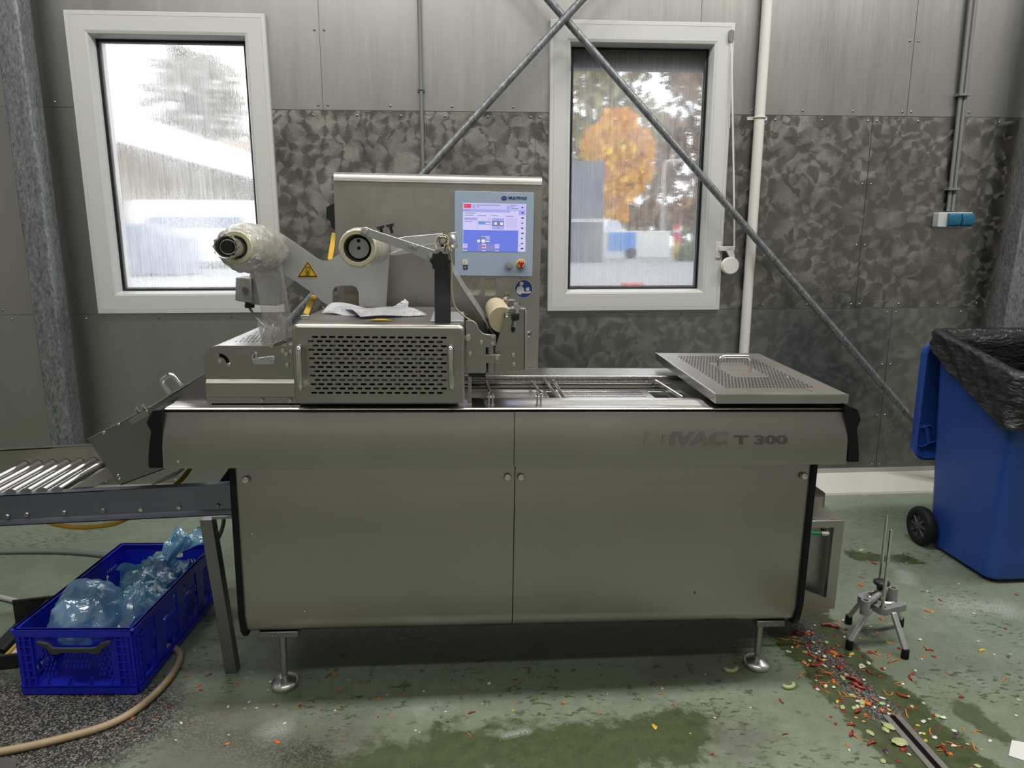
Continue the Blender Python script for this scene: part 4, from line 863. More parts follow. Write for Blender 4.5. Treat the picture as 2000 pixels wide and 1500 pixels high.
disc(rs, .0009, 'signwhite', 'figure_body', sg, [(-.80, -.46), (-.82, -.1), (-.66, .22), (-.36, .34), (-.06, .16), (.02, -.06), (.04, -.28), (.28, -.34), (.36, -.5), (-.30, -.52), (-.34, -.72)])
disc(rs, .0011, 'signwhite', 'figure_book', sg, [(.20, .06), (.58, .20), (.64, -.16), (.28, -.30)]); disc(rs, .0011, 'signwhite', 'figure_hand', sg, [(.30, -.36), (.72, -.22), (.86, -.40), (.62, -.48), (.36, -.54)])

# ---- film carrier plates and arms above the hood
y2 = 2.76
fp = [(518, 452), (536, 450), (548, 455), (560, 463), (590, 484), (620, 505), (630, 509), (642, 509), (664, 496), (680, 480), (700, 470), (740, 470), (763, 474), (761, 495), (754, 599), (640, 599), (630, 590), (612, 573), (580, 551), (556, 536), (526, 517), (508, 500), (505, 470)]
cut = [(650, 602), (650, 568), (655, 560), (664, 557.5), (688, 557.5), (697, 562), (701, 572), (701, 602)]
m = MB().plate(pl(fp[:16] + [(701.5, 599), (701, 572), (697, 562), (688, 557.5), (664, 557.5), (655, 560), (650, 568), (649.5, 599)] + fp[15:16][:0] + fp[16:], y2), [], TXZ(MY(y2)), .008); car = m.build('film_carrier', 'alu', mc, smooth=20)
m = MB(); p = L(528, 488, y2); m.lathe([(.060, .004), (.060, .012), (.05, .014)], p, (0, -1, 0), n=28); m.build('flange', 'alu', car)
tri = [(601, 509), (622, 541.5), (580, 541.5)]
def tri3(k, d, mat, name, par):
    c = Vector((601, 531)); pp = [(c.x + (x - c.x) * k, c.y + (y - c.y) * k) for x, y in tri]; m = MB(); m.slab([L(x, y, y2 - .004 - d) for x, y in pp], (0, -.0006, 0)); return m.build(name, mat, par)
wsn = tri3(1.0, 0, 'yellow', 'warning_sign', car); tri3(.90, .0008, 'black', 'border', wsn); tri3(.74, .0014, 'yellow', 'field', wsn)
m = MB()
for (cx, cy, r) in ((601.5, 525, 4.3), (601, 534.5, 3.0)):
    c0 = L(cx, cy, y2 - .007); rr = r * .00195; m.tube([c0 + Vector((rr * math.cos(2 * PI * k / 16), 0, rr * math.sin(2 * PI * k / 16))) for k in range(16)], .0008, n=5, closed=True)
for a_, b_ in (((596, 537.5), (604, 537.3)), ((596.5, 529), (600, 533)), ((598, 526), (601, 531))): m.tube([L(*a_, y2 - .007), L(*b_, y2 - .007)], .0007, n=5)
m.build('pictogram', 'black', wsn)
m = MB(); a, b = L(490, 512, y2 + .03), L(548, 600, y2 + .03)               # gear motor housing
m.slab([L(x, y, y2 + .012) for x, y in ((487, 528), (546, 523), (548, 560), (546, 594), (541, 598), (505, 596), (486, 594))], (0, .11, 0)); gm_ = m.build('gear_motor', 'cast', mc, bevel=.006)
m = MB(); m.slab([L(x, y, y2 - .01) for x, y in ((460, 542), (472, 541), (490, 543), (490, 592), (470, 589), (459, 587))], (0, .12, 0)); m.build('terminal_box', 'cast', gm_, bevel=.004)
m = MB(); p = L(479.5, 566, y2 - .012); m.cyl(p, p + Vector((0, -.010, 0)), .012, n=6); m.build('bolt', 'bark', gm_)
m = MB(); p = L(487, 590, y2 + .03); m.cyl(p, p + Vector((0, 0, -.022)), .017, n=10); m.cyl(p + Vector((0, 0, -.010)), p + Vector((0, 0, -.02)), .019, n=10); m.build('cable_gland', 'black', gm_)
m = MB(); m.tube(spline([L(487, 600, y2 + .03), L(494, 612, y2 + .03), L(507, 628, y2 + .02), L(520, 640, y2), L(532, 650, y2 - .02)], 6), .0052, n=8); m.build('cable', 'lhose', gm_)
m = MB(); m.slab([L(x, y, y2 + .03) for x, y in ((672, 556), (703, 556), (703, 602), (672, 602))], (0, .02, 0)); m.build('brown_bracket', 'beige', mc)
# mandrel of the left roll
fA, fB = L(440, 482, 2.19), L(533, 488.5, y2)
m = MB(); ax = (fB - fA).normalized(); 
m.lathe([(.022, .03), (.030, .004), (.0335, 0), (.0345, .004), (.033, .022), (.0295, .026), (.0295, .20)], fA, ax, n=32, cap=True)
for k in range(12):
    t = 2 * PI * k / 12; u, v, w = frame_of(fA, fB); m.cyl(fA + (u * math.cos(t) + v * math.sin(t)) * .0335 + ax * .002, fA + (u * math.cos(t) + v * math.sin(t)) * .0335 + ax * .022, .0045, n=6)
m.lathe([(.024, .025), (.024, .57)], fA, ax, n=20); m.build('roll_mandrel', 'steel_clean', mc)
m = MB(); m.lathe([(.019, .003), (.001, .0032)], fA + ax * .018, -ax, n=20); m.build('mandrel_hollow', 'dark', mc)
# mandrel of the right roll
gA, gB = L(698, 485, 2.20), L(735, 481, y2); ax2 = (gB - gA).normalized()
m = MB(); m.lathe([(.0335, .0), (.0335, .06)], gA + ax2 * .035, ax2, n=32); m.build('roll_mandrel', 'alu', mc)
m = MB(); m.tube([gA + ax2 * .034 + (frame_of(gA, gB)[0] * math.cos(t) + frame_of(gA, gB)[1] * math.sin(t)) * .0335 for t in [2 * PI * k / 28 for k in range(28)]], .0025, n=6, closed=True); m.build('o_ring', 'rubber', mc)
for dz_ in (0, .022):
    m = MB(); p = gA + ax2 * .0345 + Vector((0, 0, dz_)); m.lathe([(.0055, 0), (.0055, .0008)], p, -ax2, n=14); m.build('bore', 'dark', mc)
# dancer arm, post, star knob, stub with bearing and the light bar
ya = 2.185
m = MB(); m.prism(pl([(707, 445), (716, 443.5), (722, 447), (850, 489), (847, 513), (838, 511), (790, 488), (722, 464), (709, 459), (704, 452)], ya), TXZ(0), MY(ya), MY(ya + .012)); arm = m.build('dancer_arm', 'alu', mc, bevel=.0015)
m = MB(); m.cyl(L(712, 452, ya) + Vector((0, .01, 0)), L(712, 452, ya) + Vector((0, .52, 0)), .014, n=16); m.build('dancer_roller', 'polish', arm)
screw(L(711.5, 452, ya), .011, arm)
for px, py in ((802, 479), (811, 482)): screw(L(px, py, ya), .008, arm)
screw(L(842, 500, ya), .009, arm)
for px, py in ((742, 446), (761, 442)):
    p = L(px, py, 2.3); m = MB(); m.lathe([(.013, 0), (.014, .006), (.010, .010), (.005, .012), (.005, .03)], p + Vector((0, 0, .008)), (.25, .15, -1), n=8); m.build('wing_knob', 'black', mc)
m = MB(); a, b = L(849, 628, 2.235), L(880, 505, 2.235); m.rbox((a.x, MY(2.235), hz1 - .002), (b.x, MY(2.275), b.z), .002, axis=1); post = m.build('post', simple('anodised_dark', (.055, .056, .07), .5, var=.15), mc, bevel=.001)
m = MB(); c = L(861, 509, 2.20); st = []
for k in range(16): t = 2 * PI * k / 16 + PI / 2 + PI / 16 * 0; rr = .0345 if k % 2 == 0 else .0265; st.append((c.x + rr * math.cos(t + PI), c.z + rr * math.sin(t + PI)))
m.prism(st, TXZ(0), MY(2.165), MY(2.195)); m.lathe([(.014, 0), (.014, .04)], Vector((c.x, MY(2.195), c.z)), (0, 1, 0), n=14); m.build('star_knob', 'black', post, bevel=.004)
m = MB(); m.prism(pl([(762, 468), (790, 462), (891, 453), (895, 484), (855, 487), (762, 500)], 2.62), TXZ(0), MY(2.62), MY(2.65)); m.build('light_bar', 'alu', mc, bevel=.002)
a = L(864, 471, 2.22); b = L(877, 470, 2.56); m = MB(); w = (b - a).normalized(); m.lathe([(.013, 0), (.0175, .003), (.0175, .03), (.014, .035), (.014, .30)], a, w, n=24); m.lathe([(.020, .24), (.029, .25), (.029, .29), (.02, .30)], a, w, n=24); m.build('film_stub', 'polish', mc)

# sealing station between the hood and the open bed
yA = 2.26
m = MB(); m.prism(pl([(909, 626), (923, 626), (930, 631), (936, 644), (944, 651.5), (955, 653.5), (967, 654), (969, 657), (969, 674), (965, 676), (948, 677), (948, 693), (978, 693), (978, 709), (949, 709), (950, 724), (946, 728), (916, 729), (910, 725)], yA), TXZ(0), MY(yA), MY(yA + .012)); sA = m.build('station_plate', 'steel', mc, bevel=.0015)
for px, py, r in ((914, 660, .013), (940, 669, .008), (962, 657, .008), (962, 671, .008), (918, 691, .008), (971, 699, .008)): screw(L(px, py, yA), r, sA)
m = MB(); a, b = L(908, 615, yA + .01), L(914, 655, yA + .01); m.box((a.x, MY(yA + .005), b.z), (b.x, MY(yA + .05), a.z)); m.build('hinge_block', 'black', sA)
yB = 2.32
m = MB(); m.prism(pl([(966, 727), (966, 680), (969, 672), (989, 612), (995, 602), (1002, 599), (1024, 603), (1024, 719), (1018, 726)], yB), TXZ(0), MY(yB), MY(yB + .012)); sB = m.build('seal_side_plate', 'steel', mc, bevel=.0015)
m = MB(); m.prism(pl([(1024, 603), (1030, 610), (1030, 719), (1024, 724)], yB), TXZ(0), MY(yB - .012), MY(yB + .014)); m.build('edge_flange', 'steel_clean', sB, bevel=.002)
for px, py in ((1003, 694), (1004, 712)): screw(L(px, py, yB), .008, sB)
m = MB(); p = L(1033, 652, yB + .1); m.cyl(p + Vector((-.03, 0, 0)), p + Vector((0, 0, 0)), .010, n=12); m.lathe([(.013, 0), (.012, .006), (.004, .009)], p, (1, -.4, 0), n=12); m.build('side_bolt', 'polish', sB)
m = MB(); m.tube([L(1029, 719, yB), L(1036, 719.5, yB), L(1046, 717.5, yB)], .003, n=6); m.build('bent_pin', 'polish', sB)
a, b = L(1001, 644, yB - .002), L(1004, 627, yB - .002)
m = MB(); m.prism(pl([(999, 634), (1006, 633), (1006, 645), (1004, 649), (1000, 649), (998, 645)], yB), TXZ(0), MY(yB - .003), MY(yB)); m.build('slot', 'black', sB)
for dx, dy, Y in ((0, 0, yB - .012), (-20.5, -17, 2.72)):
    m = MB(); P_ = lambda x, y: L(x + dx, y + dy, Y)
    m.cyl(P_(1010, 612), P_(1010, 590), .006, n=10); m.cyl(P_(1010, 600), P_(1010, 597), .012, n=12); m.cyl(P_(1010, 595), P_(1010, 591), .009, n=6); m.cyl(P_(1010, 589), P_(1010, 587.5), .007, n=8); sp = m.build('spindle', 'polish', mc)
    m = MB(); p, q_ = P_(996, 601), P_(1026, 604.5); m.box((p.x, p.y - .006, q_.z), (q_.x, p.y + .05, q_.z + .005)); m.build('cross_plate', 'steel_clean', sp, bevel=.001)
    m = MB(); p, q_ = P_(999, 613), P_(1014, 625); m.box((p.x, p.y - .006, q_.z), (q_.x, p.y + .012, p.z)); m.build('block', 'black', sp, bevel=.002)
    m = MB()
    for k in range(5):
        c = P_(1005, 627 + k * 2.6); m.tube([c + Vector((.0075 * math.cos(t), .0075 * math.sin(t), 0)) for t in [2 * PI * i / 12 for i in range(12)]], .0016, n=5, closed=True)
    m.build('spring', 'polish', sp)
m = MB(); m.prism(pl([(942, 700), (949, 660), (972, 590), (1002, 583), (1010, 700)], 2.74), TXZ(0), MY(2.74), MY(2.752)); m.build('seal_side_plate', 'steel', mc)
m = MB(); p = L(980, 625, yB + .016); m.lathe([(.002, 0), (.042, 0), (.042, .41), (.002, .41)], p, (0, 1, 0), n=28); m.build('rubber_roller', 'cream_roll', mc)
m = MB(); a, b = L(990, 614, yB - .01), L(972, 586, 2.85); m.lathe([(.006, 0), (.0085, .002), (.0095, .006), (.0095, .50)], a, b - a, n=16); m.build('guide_roller', 'polish', mc)
m = MB(); m.box((L(950, 640, 2.45).x, MY(2.40), L(960, 690, 2.4).z), (L(975, 640, 2.45).x, MY(2.72), L(960, 640, 2.4).z)); m.build('seal_head', 'black', mc, bevel=.004)
m = MB(); m.prism(pl([(909, 602), (924, 602), (930, 612), (938, 625), (960, 634), (962, 700), (910, 700)], 2.62), TXZ(0), MY(2.62), MY(2.632)); m.build('station_plate', 'steel', mc)
m = MB(); a, b = L(949, 678, yA + .02), L(964, 728, yA + .02); m.cyl(((a.x + b.x) / 2, MY(yA + .03), b.z), ((a.x + b.x) / 2, MY(yA + .03), a.z), (b.x - a.x) / 2, n=20); m.build('lift_column', 'steel_dark', mc)
m = MB(); a, b = L(916, 728, 2.30), L(948, 735, 2.30); m.box((a.x, MY(2.29), b.z - .002), (b.x, MY(2.70), a.z)); m.build('guide_block', 'black', mc)
m = MB(); a, b = L(914, 735, 2.29), L(921, 787, 2.29); m.box((a.x, MY(2.28), b.z), (b.x, MY(2.32), a.z)); m.build('bed_end', 'steel', mc)

# pump unit hanging at the infeed end
yq = 2.45
def bxp(p0, p1, Y, d, mat, name, par=mc, bevel=.002):
    a, b = L(*p0, Y), L(*p1, Y); m = MB(); m.box((min(a.x, b.x), MY(Y), min(a.z, b.z)), (max(a.x, b.x), MY(Y + d), max(a.z, b.z))); return m.build(name, mat, par, bevel=bevel)
pu = bxp((1555, 1021), (1649, 1017), yq, .36, 'steel_v', 'pump_unit')
x_in, x_out = L(1621, 1100, yq).x, L(1648, 1030, yq).x; zt_, zb_ = L(1600, 1020, yq).z, L(1600, 1194, yq).z; xi = xR + .03
m = MB(); m.box((x_in, MY(yq), zb_ + .01), (x_out, MY(yq + .02), zt_)); m.box((xi, MY(yq), zt_ - .022), (x_in, MY(yq + .02), zt_)); m.build('front_frame', 'steel_v', pu)
m = MB(); m.box((xi, MY(yq + .05), zb_), (x_out, MY(yq + .35), zt_ - .005)); m.build('housing', 'steel_dark', pu)
m = MB(); m.slab([Vector((xi, MY(yq - .012), zb_ + .135)), Vector((x_in + .01, MY(yq - .012), zb_ + .055)), Vector((x_in + .015, MY(yq - .012), zb_ + .045)), Vector((x_in + .012, MY(yq - .012), zb_)), Vector((xi, MY(yq - .012), zb_))], (0, .01, 0)); m.build('splash_plate', 'steel', pu)
c = LZ(1568, 990, zt_ + .003); m = MB(); o1 = [(c.x + (u) * 1, c.y + v) for u, v in rrect(-.14, -.05, .085, .20, .06, 5)]; nn = len(o1)
m.add([Vector((u, v, zt_)) for u, v in o1] + [Vector((u, v, zt_ + .062)) for u, v in o1], [(i, (i + 1) % nn, (i + 1) % nn + nn, i + nn) for i in range(nn)])
o2 = [(c.x + (u), c.y + v) for u, v in rrect(-.15, -.06, .095, .21, .065, 5)]; m.prism(o2, lambda u, v, w: Vector((u, v, w)), zt_, zt_ + .006); m.build('exhaust_collar', 'steel_v', pu)
m = MB(); m.tube(spline([L(1560, 1040, yq), L(1585, 1041, yq), L(1606, 1042, yq)], 4), .0065, n=10); m.build('air_hose', 'green_tube', pu)
m = MB(); a = L(1604, 1042, yq); b = L(1614, 1043, yq); m.tube([a, b, b + Vector((.006, .004, 0)), b + Vector((.008, .03, .012))], .0085, n=10); m.build('elbow_fitting', 'sockgrey', pu); m = MB(); p = L(1610, 1032, yq + .02); m.cyl(p, p + Vector((0, .05, .004)), .014, n=12); m.build('threaded_stub', 'polish', pu)
# lettering on the right cover band
def TB(px, py, s=1.0, sh=0.0):
    o = L(px, py, 2.196); return lambda u, v, w: Vector((o.x + u * s + v * sh, MY(2.1925 + (o.z + v - .93) * .11 + max(0, o.z + v - .948) * .12) - .0022 + w, o.z + v))
MB().text('L', TB(1254, 867.5, 1.45, .10), .058, bold=.002, th=.0002).build('lettering', 'print_ghost', b2, label='almost worn off letter L')
MB().text('T', TB(1279, 867.5, 1.45, .12), .058, bold=.0012, th=.0002).build('lettering', 'print_ghost', b2, label='almost worn off letter T')
MB().text('IVAC', TB(1306, 867.5, 1.50, .10), .058, bold=.0032, th=.0002).build('lettering', 'print_faded', b2, label='worn bold grey lettering')
MB().text('T 300', TB(1433, 866.5, 1.86), .0405, bold=.0014, th=.0002).build('lettering', 'print', b2)
#@@THINGS
# ------------------------------------------------------------------ loose things
from mathutils import noise as NZ
def mw(p): return MR @ Vector(p) + MO
def wl(px, py, Y): return mw(L(px, py, Y))
# film rolls (world space)
fAw, fBw, gAw, gBw = mw(fA), mw(fB), mw(gA), mw(gB); axw = (fBw - fAw).normalized(); gxw = (gBw - gAw).normalized()
t = thing('film_roll', fAw + axw * .12, 'wrinkled clear film roll on the left mandrel by the bright window', 'film roll')
m = MB(); m.lathe([(.0305, .115), (.037, .10), (.049, .10), (.051, .104), (.051, .5), (.0305, .5)], fAw, axw, n=36, cap=False); m.build('core_tube', 'cream', t)
u, v, w = frame_of(fAw, fBw); prof = [(.0515, .106), (.066, .135), (.074, .17), (.078, .22), (.079, .28), (.079, .34), (.078, .42), (.076, .48), (.0515, .49)]
def rollpt(a, b):
    i = b * (len(prof) - 1); k = min(int(i), len(prof) - 2); f = i - k; r = prof[k][0] * (1 - f) + prof[k + 1][0] * f; h = prof[k][1] * (1 - f) + prof[k + 1][1] * f
    th = a * 2 * PI; q = Vector((math.cos(th) * 2, math.sin(th) * 2, h * 16)); r2 = r + (.007 * NZ.noise(q * 1.5) + .005 * abs(NZ.noise(q * 3.1))) * (1 if b > .1 else 0)
    return fAw + u * (math.cos(th) * r2) + v * (math.sin(th) * r2) + w * h
m = MB(); m.grid(rollpt, 64, 30); m.build('wound_film', 'film_roll', t, smooth=60)
t = thing('film_roll', gAw, 'cream cored clear film roll in front of the control cabinet', 'film roll')
m = MB(); m.lathe([(.039, .03), (.040, .004), (.043, .0), (.053, .0), (.0555, .004), (.0555, .02), (.053, .03), (.053, .5), (.039, .5)], gAw, gxw, n=40, cap=False); m.build('core_tube', 'cream', t)
m = MB(); m.lathe([(.0535, .03), (.060, .034), (.062, .05), (.062, .47), (.054, .48)], gAw, gxw, n=40, cap=False); m.build('wound_film', 'film', t, smooth=60)
m = MB(); m.lathe([(.0392, .001), (.0385, .034), (.034, .036)], gAw, gxw, n=36, cap=False); m.build('core_lining', 'bark', t)
# webs of film
def web(pts_near, depth, label, nm='film_web'):
    ps = [Vector(p) for p in pts_near]; t = thing(nm, ps[-1], label, 'film'); m = MB(); n = len(ps)
    vs = ps + [p + Vector((0, depth, 0)) for p in ps]; m.add(vs, [(i, i + 1, i + 1 + n, i + n) for i in range(n - 1)]); m.build('sheet', 'web', t)
    m = MB(); m.tube(ps, .0012, n=5); m.tube([p + Vector((0, depth, 0)) for p in ps], .0012, n=5); m.build('edge', 'film', t)
web([wl(495, 522, 2.36), wl(507, 585, 2.38), wl(517, 640, 2.40), wl(523, 665, 2.41)], .36, 'clear film web hanging from the wrinkled roll down to the outfeed cover')
web([wl(880, 523, 2.30), wl(905, 565, 2.31), wl(940, 616, 2.33), wl(966, 656, 2.35)], .42, 'clear film web slanting from the knob arm down into the sealing station')
web([wl(757, 497, 2.45), wl(790, 484, 2.45), wl(868, 474, 2.45)], .25, 'clear film web stretched between the cream roll and the arm stub')
def crumple(name, c, ax, label, cat, mat, n=5, seed=1, hgt=.1, rad=.02):
    rnd = random.Random(seed); t = thing(name, c, label, cat); m = MB()
    for k in range(n):
        b = Vector(c) + Vector((rnd.uniform(-1, 1) * ax[0], rnd.uniform(-1, 1) * ax[1], 0)); hh = hgt * rnd.uniform(.7, 1.1); dx, dy = rnd.uniform(-.3, .3), rnd.uniform(-.2, .4); ph = rnd.uniform(0, 6)
        m.grid(lambda a, bb: b + Vector((dx * hh * bb + rad * (1 - .3 * bb) * math.cos(ph + a * 5.0) * (1 + .3 * math.sin(9 * a)), dy * hh * bb + rad * math.sin(ph + a * 5.0), hh * bb * (1 + .12 * math.sin(11 * a + ph)))), 18, 8)
    m.build('folds', mat, t, smooth=70); return t
pz = LZ(540, 665, ez + .003); crumple('film_scrap', mw(pz), (.035, .03), 'crumpled clear film scrap standing on the outfeed cover', 'film scrap', 'film', 5, 4, .085, .016)

# papers on the hood
def sheet(name, corners, lift, label, curl=None, nu=14, nv=12):
    c = [mw(LZ(x, y, hz1 + .0015 + z)) for x, y, z in corners]; t = thing(name, (c[0] + c[1] + c[2] + c[3]) / 4, label, 'paper'); m = MB()
    def fn(a, b):
        p = c[0].lerp(c[1], a).lerp(c[3].lerp(c[2], a), b); p.z += lift(a, b); return p
    m.grid(fn, nu, nv); o = m.build('sheet', 'paper', t, smooth=60); o.modifiers.new('t', 'SOLIDIFY').thickness = .0006; return t
sheet('paper_sheet', [(627, 612, 0), (705, 616, 0), (760, 604, .0), (672, 600, .0)], lambda a, b: .030 * math.sin(PI * min(1, b * 1.0)) * (1 - a) ** .6 * .9 + .004 * math.sin(7 * a), 'printed paper sheet with a curled left edge lying at the back of the hood')
sheet('paper_sheet', [(704, 621, .0), (834, 616, .0), (786, 602, .010), (672, 602, .016)], lambda a, b: .003 + .006 * math.sin(PI * b) + .003 * math.sin(6 * a + 3 * b), 'printed paper sheet overlapping the curled one nearest the black post')
t = thing('paper_sheet', wl(783, 600, 2.78), 'small printed paper corner standing up behind the other sheets', 'paper'); m = MB()
cc = [wl(763, 602, 2.72), wl(796, 603, 2.70), wl(798, 591, 2.74), wl(791, 584, 2.76)]
m.grid(lambda a, b: cc[0].lerp(cc[1], a).lerp(cc[3].lerp(cc[2], a), b) + Vector((0, .008 * math.sin(PI * a), 0)), 8, 8); o = m.build('sheet', 'paper', t); o.modifiers.new('t', 'SOLIDIFY').thickness = .0006
# twine
t = thing('twine', wl(865, 470, 2.20), 'beige twine looped over the shiny stub and hanging to the right of the post', 'twine')
m = MB(); r0 = .0195
lp = [mw(a_) for a_ in [L(852, 487, 2.20), L(851, 475, 2.205), L(854, 464, 2.205), L(863, 459, 2.205), L(872, 461, 2.205), L(876, 470, 2.205), L(873, 481, 2.20), L(868, 490, 2.195), L(874, 484, 2.19)]]
m.tube(spline(lp, 5), .0028, n=7)
m.tube(spline([wl(x, y, Y) for x, y, Y in ((872, 478, 2.205), (876, 486, 2.2), (880, 500, 2.21), (882, 520, 2.215), (882, 545, 2.22), (882, 562, 2.225), (884, 580, 2.23), (889, 600, 2.24), (900, 612, 2.25), (910, 620, 2.255), (919, 626, 2.255))], 5), .0028, n=7)
m.build('strand', 'twine', t)
m = MB(); p = wl(874, 483, 2.195); 
for k in range(4): m.tube(spline([p + Vector((random.uniform(-.012, .012), -.004, random.uniform(-.014, .014))) for _ in range(4)], 4), .0025, n=6)
m.build('knot', 'twine', t)

# roller conveyor
Yf = 2.40
cR, cL = W(461, 945, Yf), W(-60, 971.3, Yf); bR, bL_ = W(463, 1005, Yf), W(-60, 1030.5, Yf)
t = thing('roller_conveyor', (cR.x, Yf, 0), 'stainless roller conveyor running off to the left from under the outfeed chute', 'conveyor')
m = MB(); up = Vector((0, .034, 0)); lip = Vector((0, 0, .020))
m.slab([cL, cR, bR, bL_], (0, .004, 0)); m.slab([cL, cR, cR + up, cL + up], (0, 0, -.003)); m.slab([bL_ + lip * .0, bR, bR + Vector((0, -.012, .004)), bL_ + Vector((0, -.012, .004))], (0, 0, .004))
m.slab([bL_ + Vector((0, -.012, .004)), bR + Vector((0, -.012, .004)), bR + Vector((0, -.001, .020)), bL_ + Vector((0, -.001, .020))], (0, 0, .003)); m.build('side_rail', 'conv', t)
yb2 = 2.775; dT, dR_ = W(-60, 882.5, yb2), W(178, 870, yb2); d2 = dR_ + (dR_ - dT) * .35
m = MB(); m.slab([dT, d2, d2 + Vector((0, 0, -.11)), dT + Vector((0, 0, -.11))], (0, .004, 0)); m.slab([dT, d2, d2 + Vector((0, .03, 0)), dT + Vector((0, .03, 0))], (0, 0, -.004)); m.build('side_rail', 'steel', t)
pn = W(116, 957, 2.44); slope = (cR.z - cL.z) / (cR.x - cL.x); pitch = W(116, 957, 2.44).x - W(85.6, 958.6, 2.44).x
for k in range(-6, 1):
    x = pn.x + pitch * k; z = pn.z + slope * pitch * k - .004; m = MB(); m.cyl((x, 2.43, z), (x, 2.772, z), .0205, n=22); m.cyl((x, 2.41, z), (x, 2.43, z), .006, n=8); o = m.build('roller', 'polish', t, smooth=60)
m = MB(); a = Vector((pn.x + .045, 2.44, pn.z + .006)); m.slab([a, a + Vector((.07, 0, .004)), a + Vector((.10, .33, .004)), a + Vector((.01, .33, 0))], (0, 0, -.004)); m.build('end_plate', 'steel', t)
for px, py in ((15, 1008.5), (53, 1005), (126, 1001.5), (202, 997.5), (276, 994.5), (350, 990.5), (425, 987.5)): screw(W(px, py, Yf), .009, t, mat='polish' if px in (276, 350) else 'steel_dark', name='bolt')
m = MB(); lt, lb_ = W(406, 1012, Yf + .022), FL(455, 1309); lb_.y = max(lb_.y, Yf + .022); s_ = .0215
m.add([lt + Vector((a * s_, b * s_, 0)) for a, b in ((-1, -1), (1, -1), (1, 1), (-1, 1))] + [lb_ + Vector((a * s_, b * s_, 0)) for a, b in ((-1, -1), (1, -1), (1, 1), (-1, 1))], [(0, 1, 5, 4), (1, 2, 6, 5), (2, 3, 7, 6), (3, 0, 4, 7), (0, 1, 2, 3), (4, 5, 6, 7)]); m.build('leg', 'chute', t, bevel=.002)
m = MB(); a, b = W(414, 1008, Yf + .01), W(462, 1012, Yf + .01); m.box((a.x, Yf + .004, b.z), (b.x, Yf + .07, a.z)); m.build('foot_rest', 'steel_dark', t)
m = MB(); m.slab([W(x, y, Yf + .12) for x, y in ((424, 946), (446, 916), (459, 916), (459, 946))], (0, .12, 0)); m.build('drive_cover', 'black', t, bevel=.003)
for lab, pts, mt, r, cat in (
    ('yellow hose looping below the roller conveyor and up under the outfeed chute', [W(376, 905, 2.62), W(369, 918, 2.62), W(357, 934, 2.60), W(340, 950, 2.58), W(300, 985, 2.58), W(236, 1018, 2.6), (W(200, 1027, 2.62)), W(165, 1030, 2.64), W(130, 1028, 2.66), W(95, 1020, 2.68), W(60, 1000, 2.7), W(35, 975, 2.7)], 'yhose', .0088, 'hose'),
    ('thin grey hose curving down beside the conveyor leg', [W(436, 1000, 2.62), W(437, 1016, 2.62), W(433, 1035, 2.62), W(424, 1055, 2.64), W(408, 1075, 2.68), FL(375, 1105), FL(330, 1135)], 'ghose', .0075, 'hose'),
    ('ribbed grey hose on the floor behind the blue crate', [FL(-60, 1079, .012), FL(60, 1077, .012), FL(130, 1078, .012), FL(190, 1083, .012), FL(260, 1094, .012), FL(330, 1102, .012)], 'ghose', .0135, 'hose'),
    ('pale hose on the floor left of the blue crate', [FL(-40, 1158, .012), FL(20, 1171, .012), FL(60, 1184, .012), FL(95, 1190, .012), FL(150, 1192, .012)], 'lhose', .0115, 'hose'),
    ('beige hose curving over the floor in front of the blue crate', [FL(-60, 1478, .012), FL(40, 1461, .012), FL(130, 1440, .012), FL(210, 1416, .012), FL(270, 1383, .012), FL(318, 1340, .012), FL(345, 1302, .012), FL(351, 1280, .012), FL(344, 1268, .012), FL(325, 1262, .012)], 'bhose', .0125, 'hose')):
    t = thing('hose', pts[-1], lab, cat); m = MB(); sp_ = spline(pts, 10)
    rr_ = [r * (1 + .09 * (i % 2)) for i in range(len(sp_))] if 'ribbed' in lab else r
    if 'ribbed' in lab: sp_ = spline(pts, 40); rr_ = [r * (1 + .08 * (i % 2)) for i in range(len(sp_))]
    m.tube(sp_, rr_, n=12); m.build('tube', mt, t)
p = W(315, 934, 2.56); t = thing('cable_strap', p, 'pale blue white strap end sticking out under the outfeed chute', 'strap'); m = MB(); m.slab([W(x, y, 2.56) for x, y in ((292, 950), (300, 943), (348, 921), (352, 927), (318, 941))], (0, .03, 0)); m.build('strap', 'sockgrey', t, bevel=.002); m = MB(); m.cyl(W(346, 926, 2.55), W(362, 914, 2.55), .008, n=10); m.build('clamp', 'polish', t)

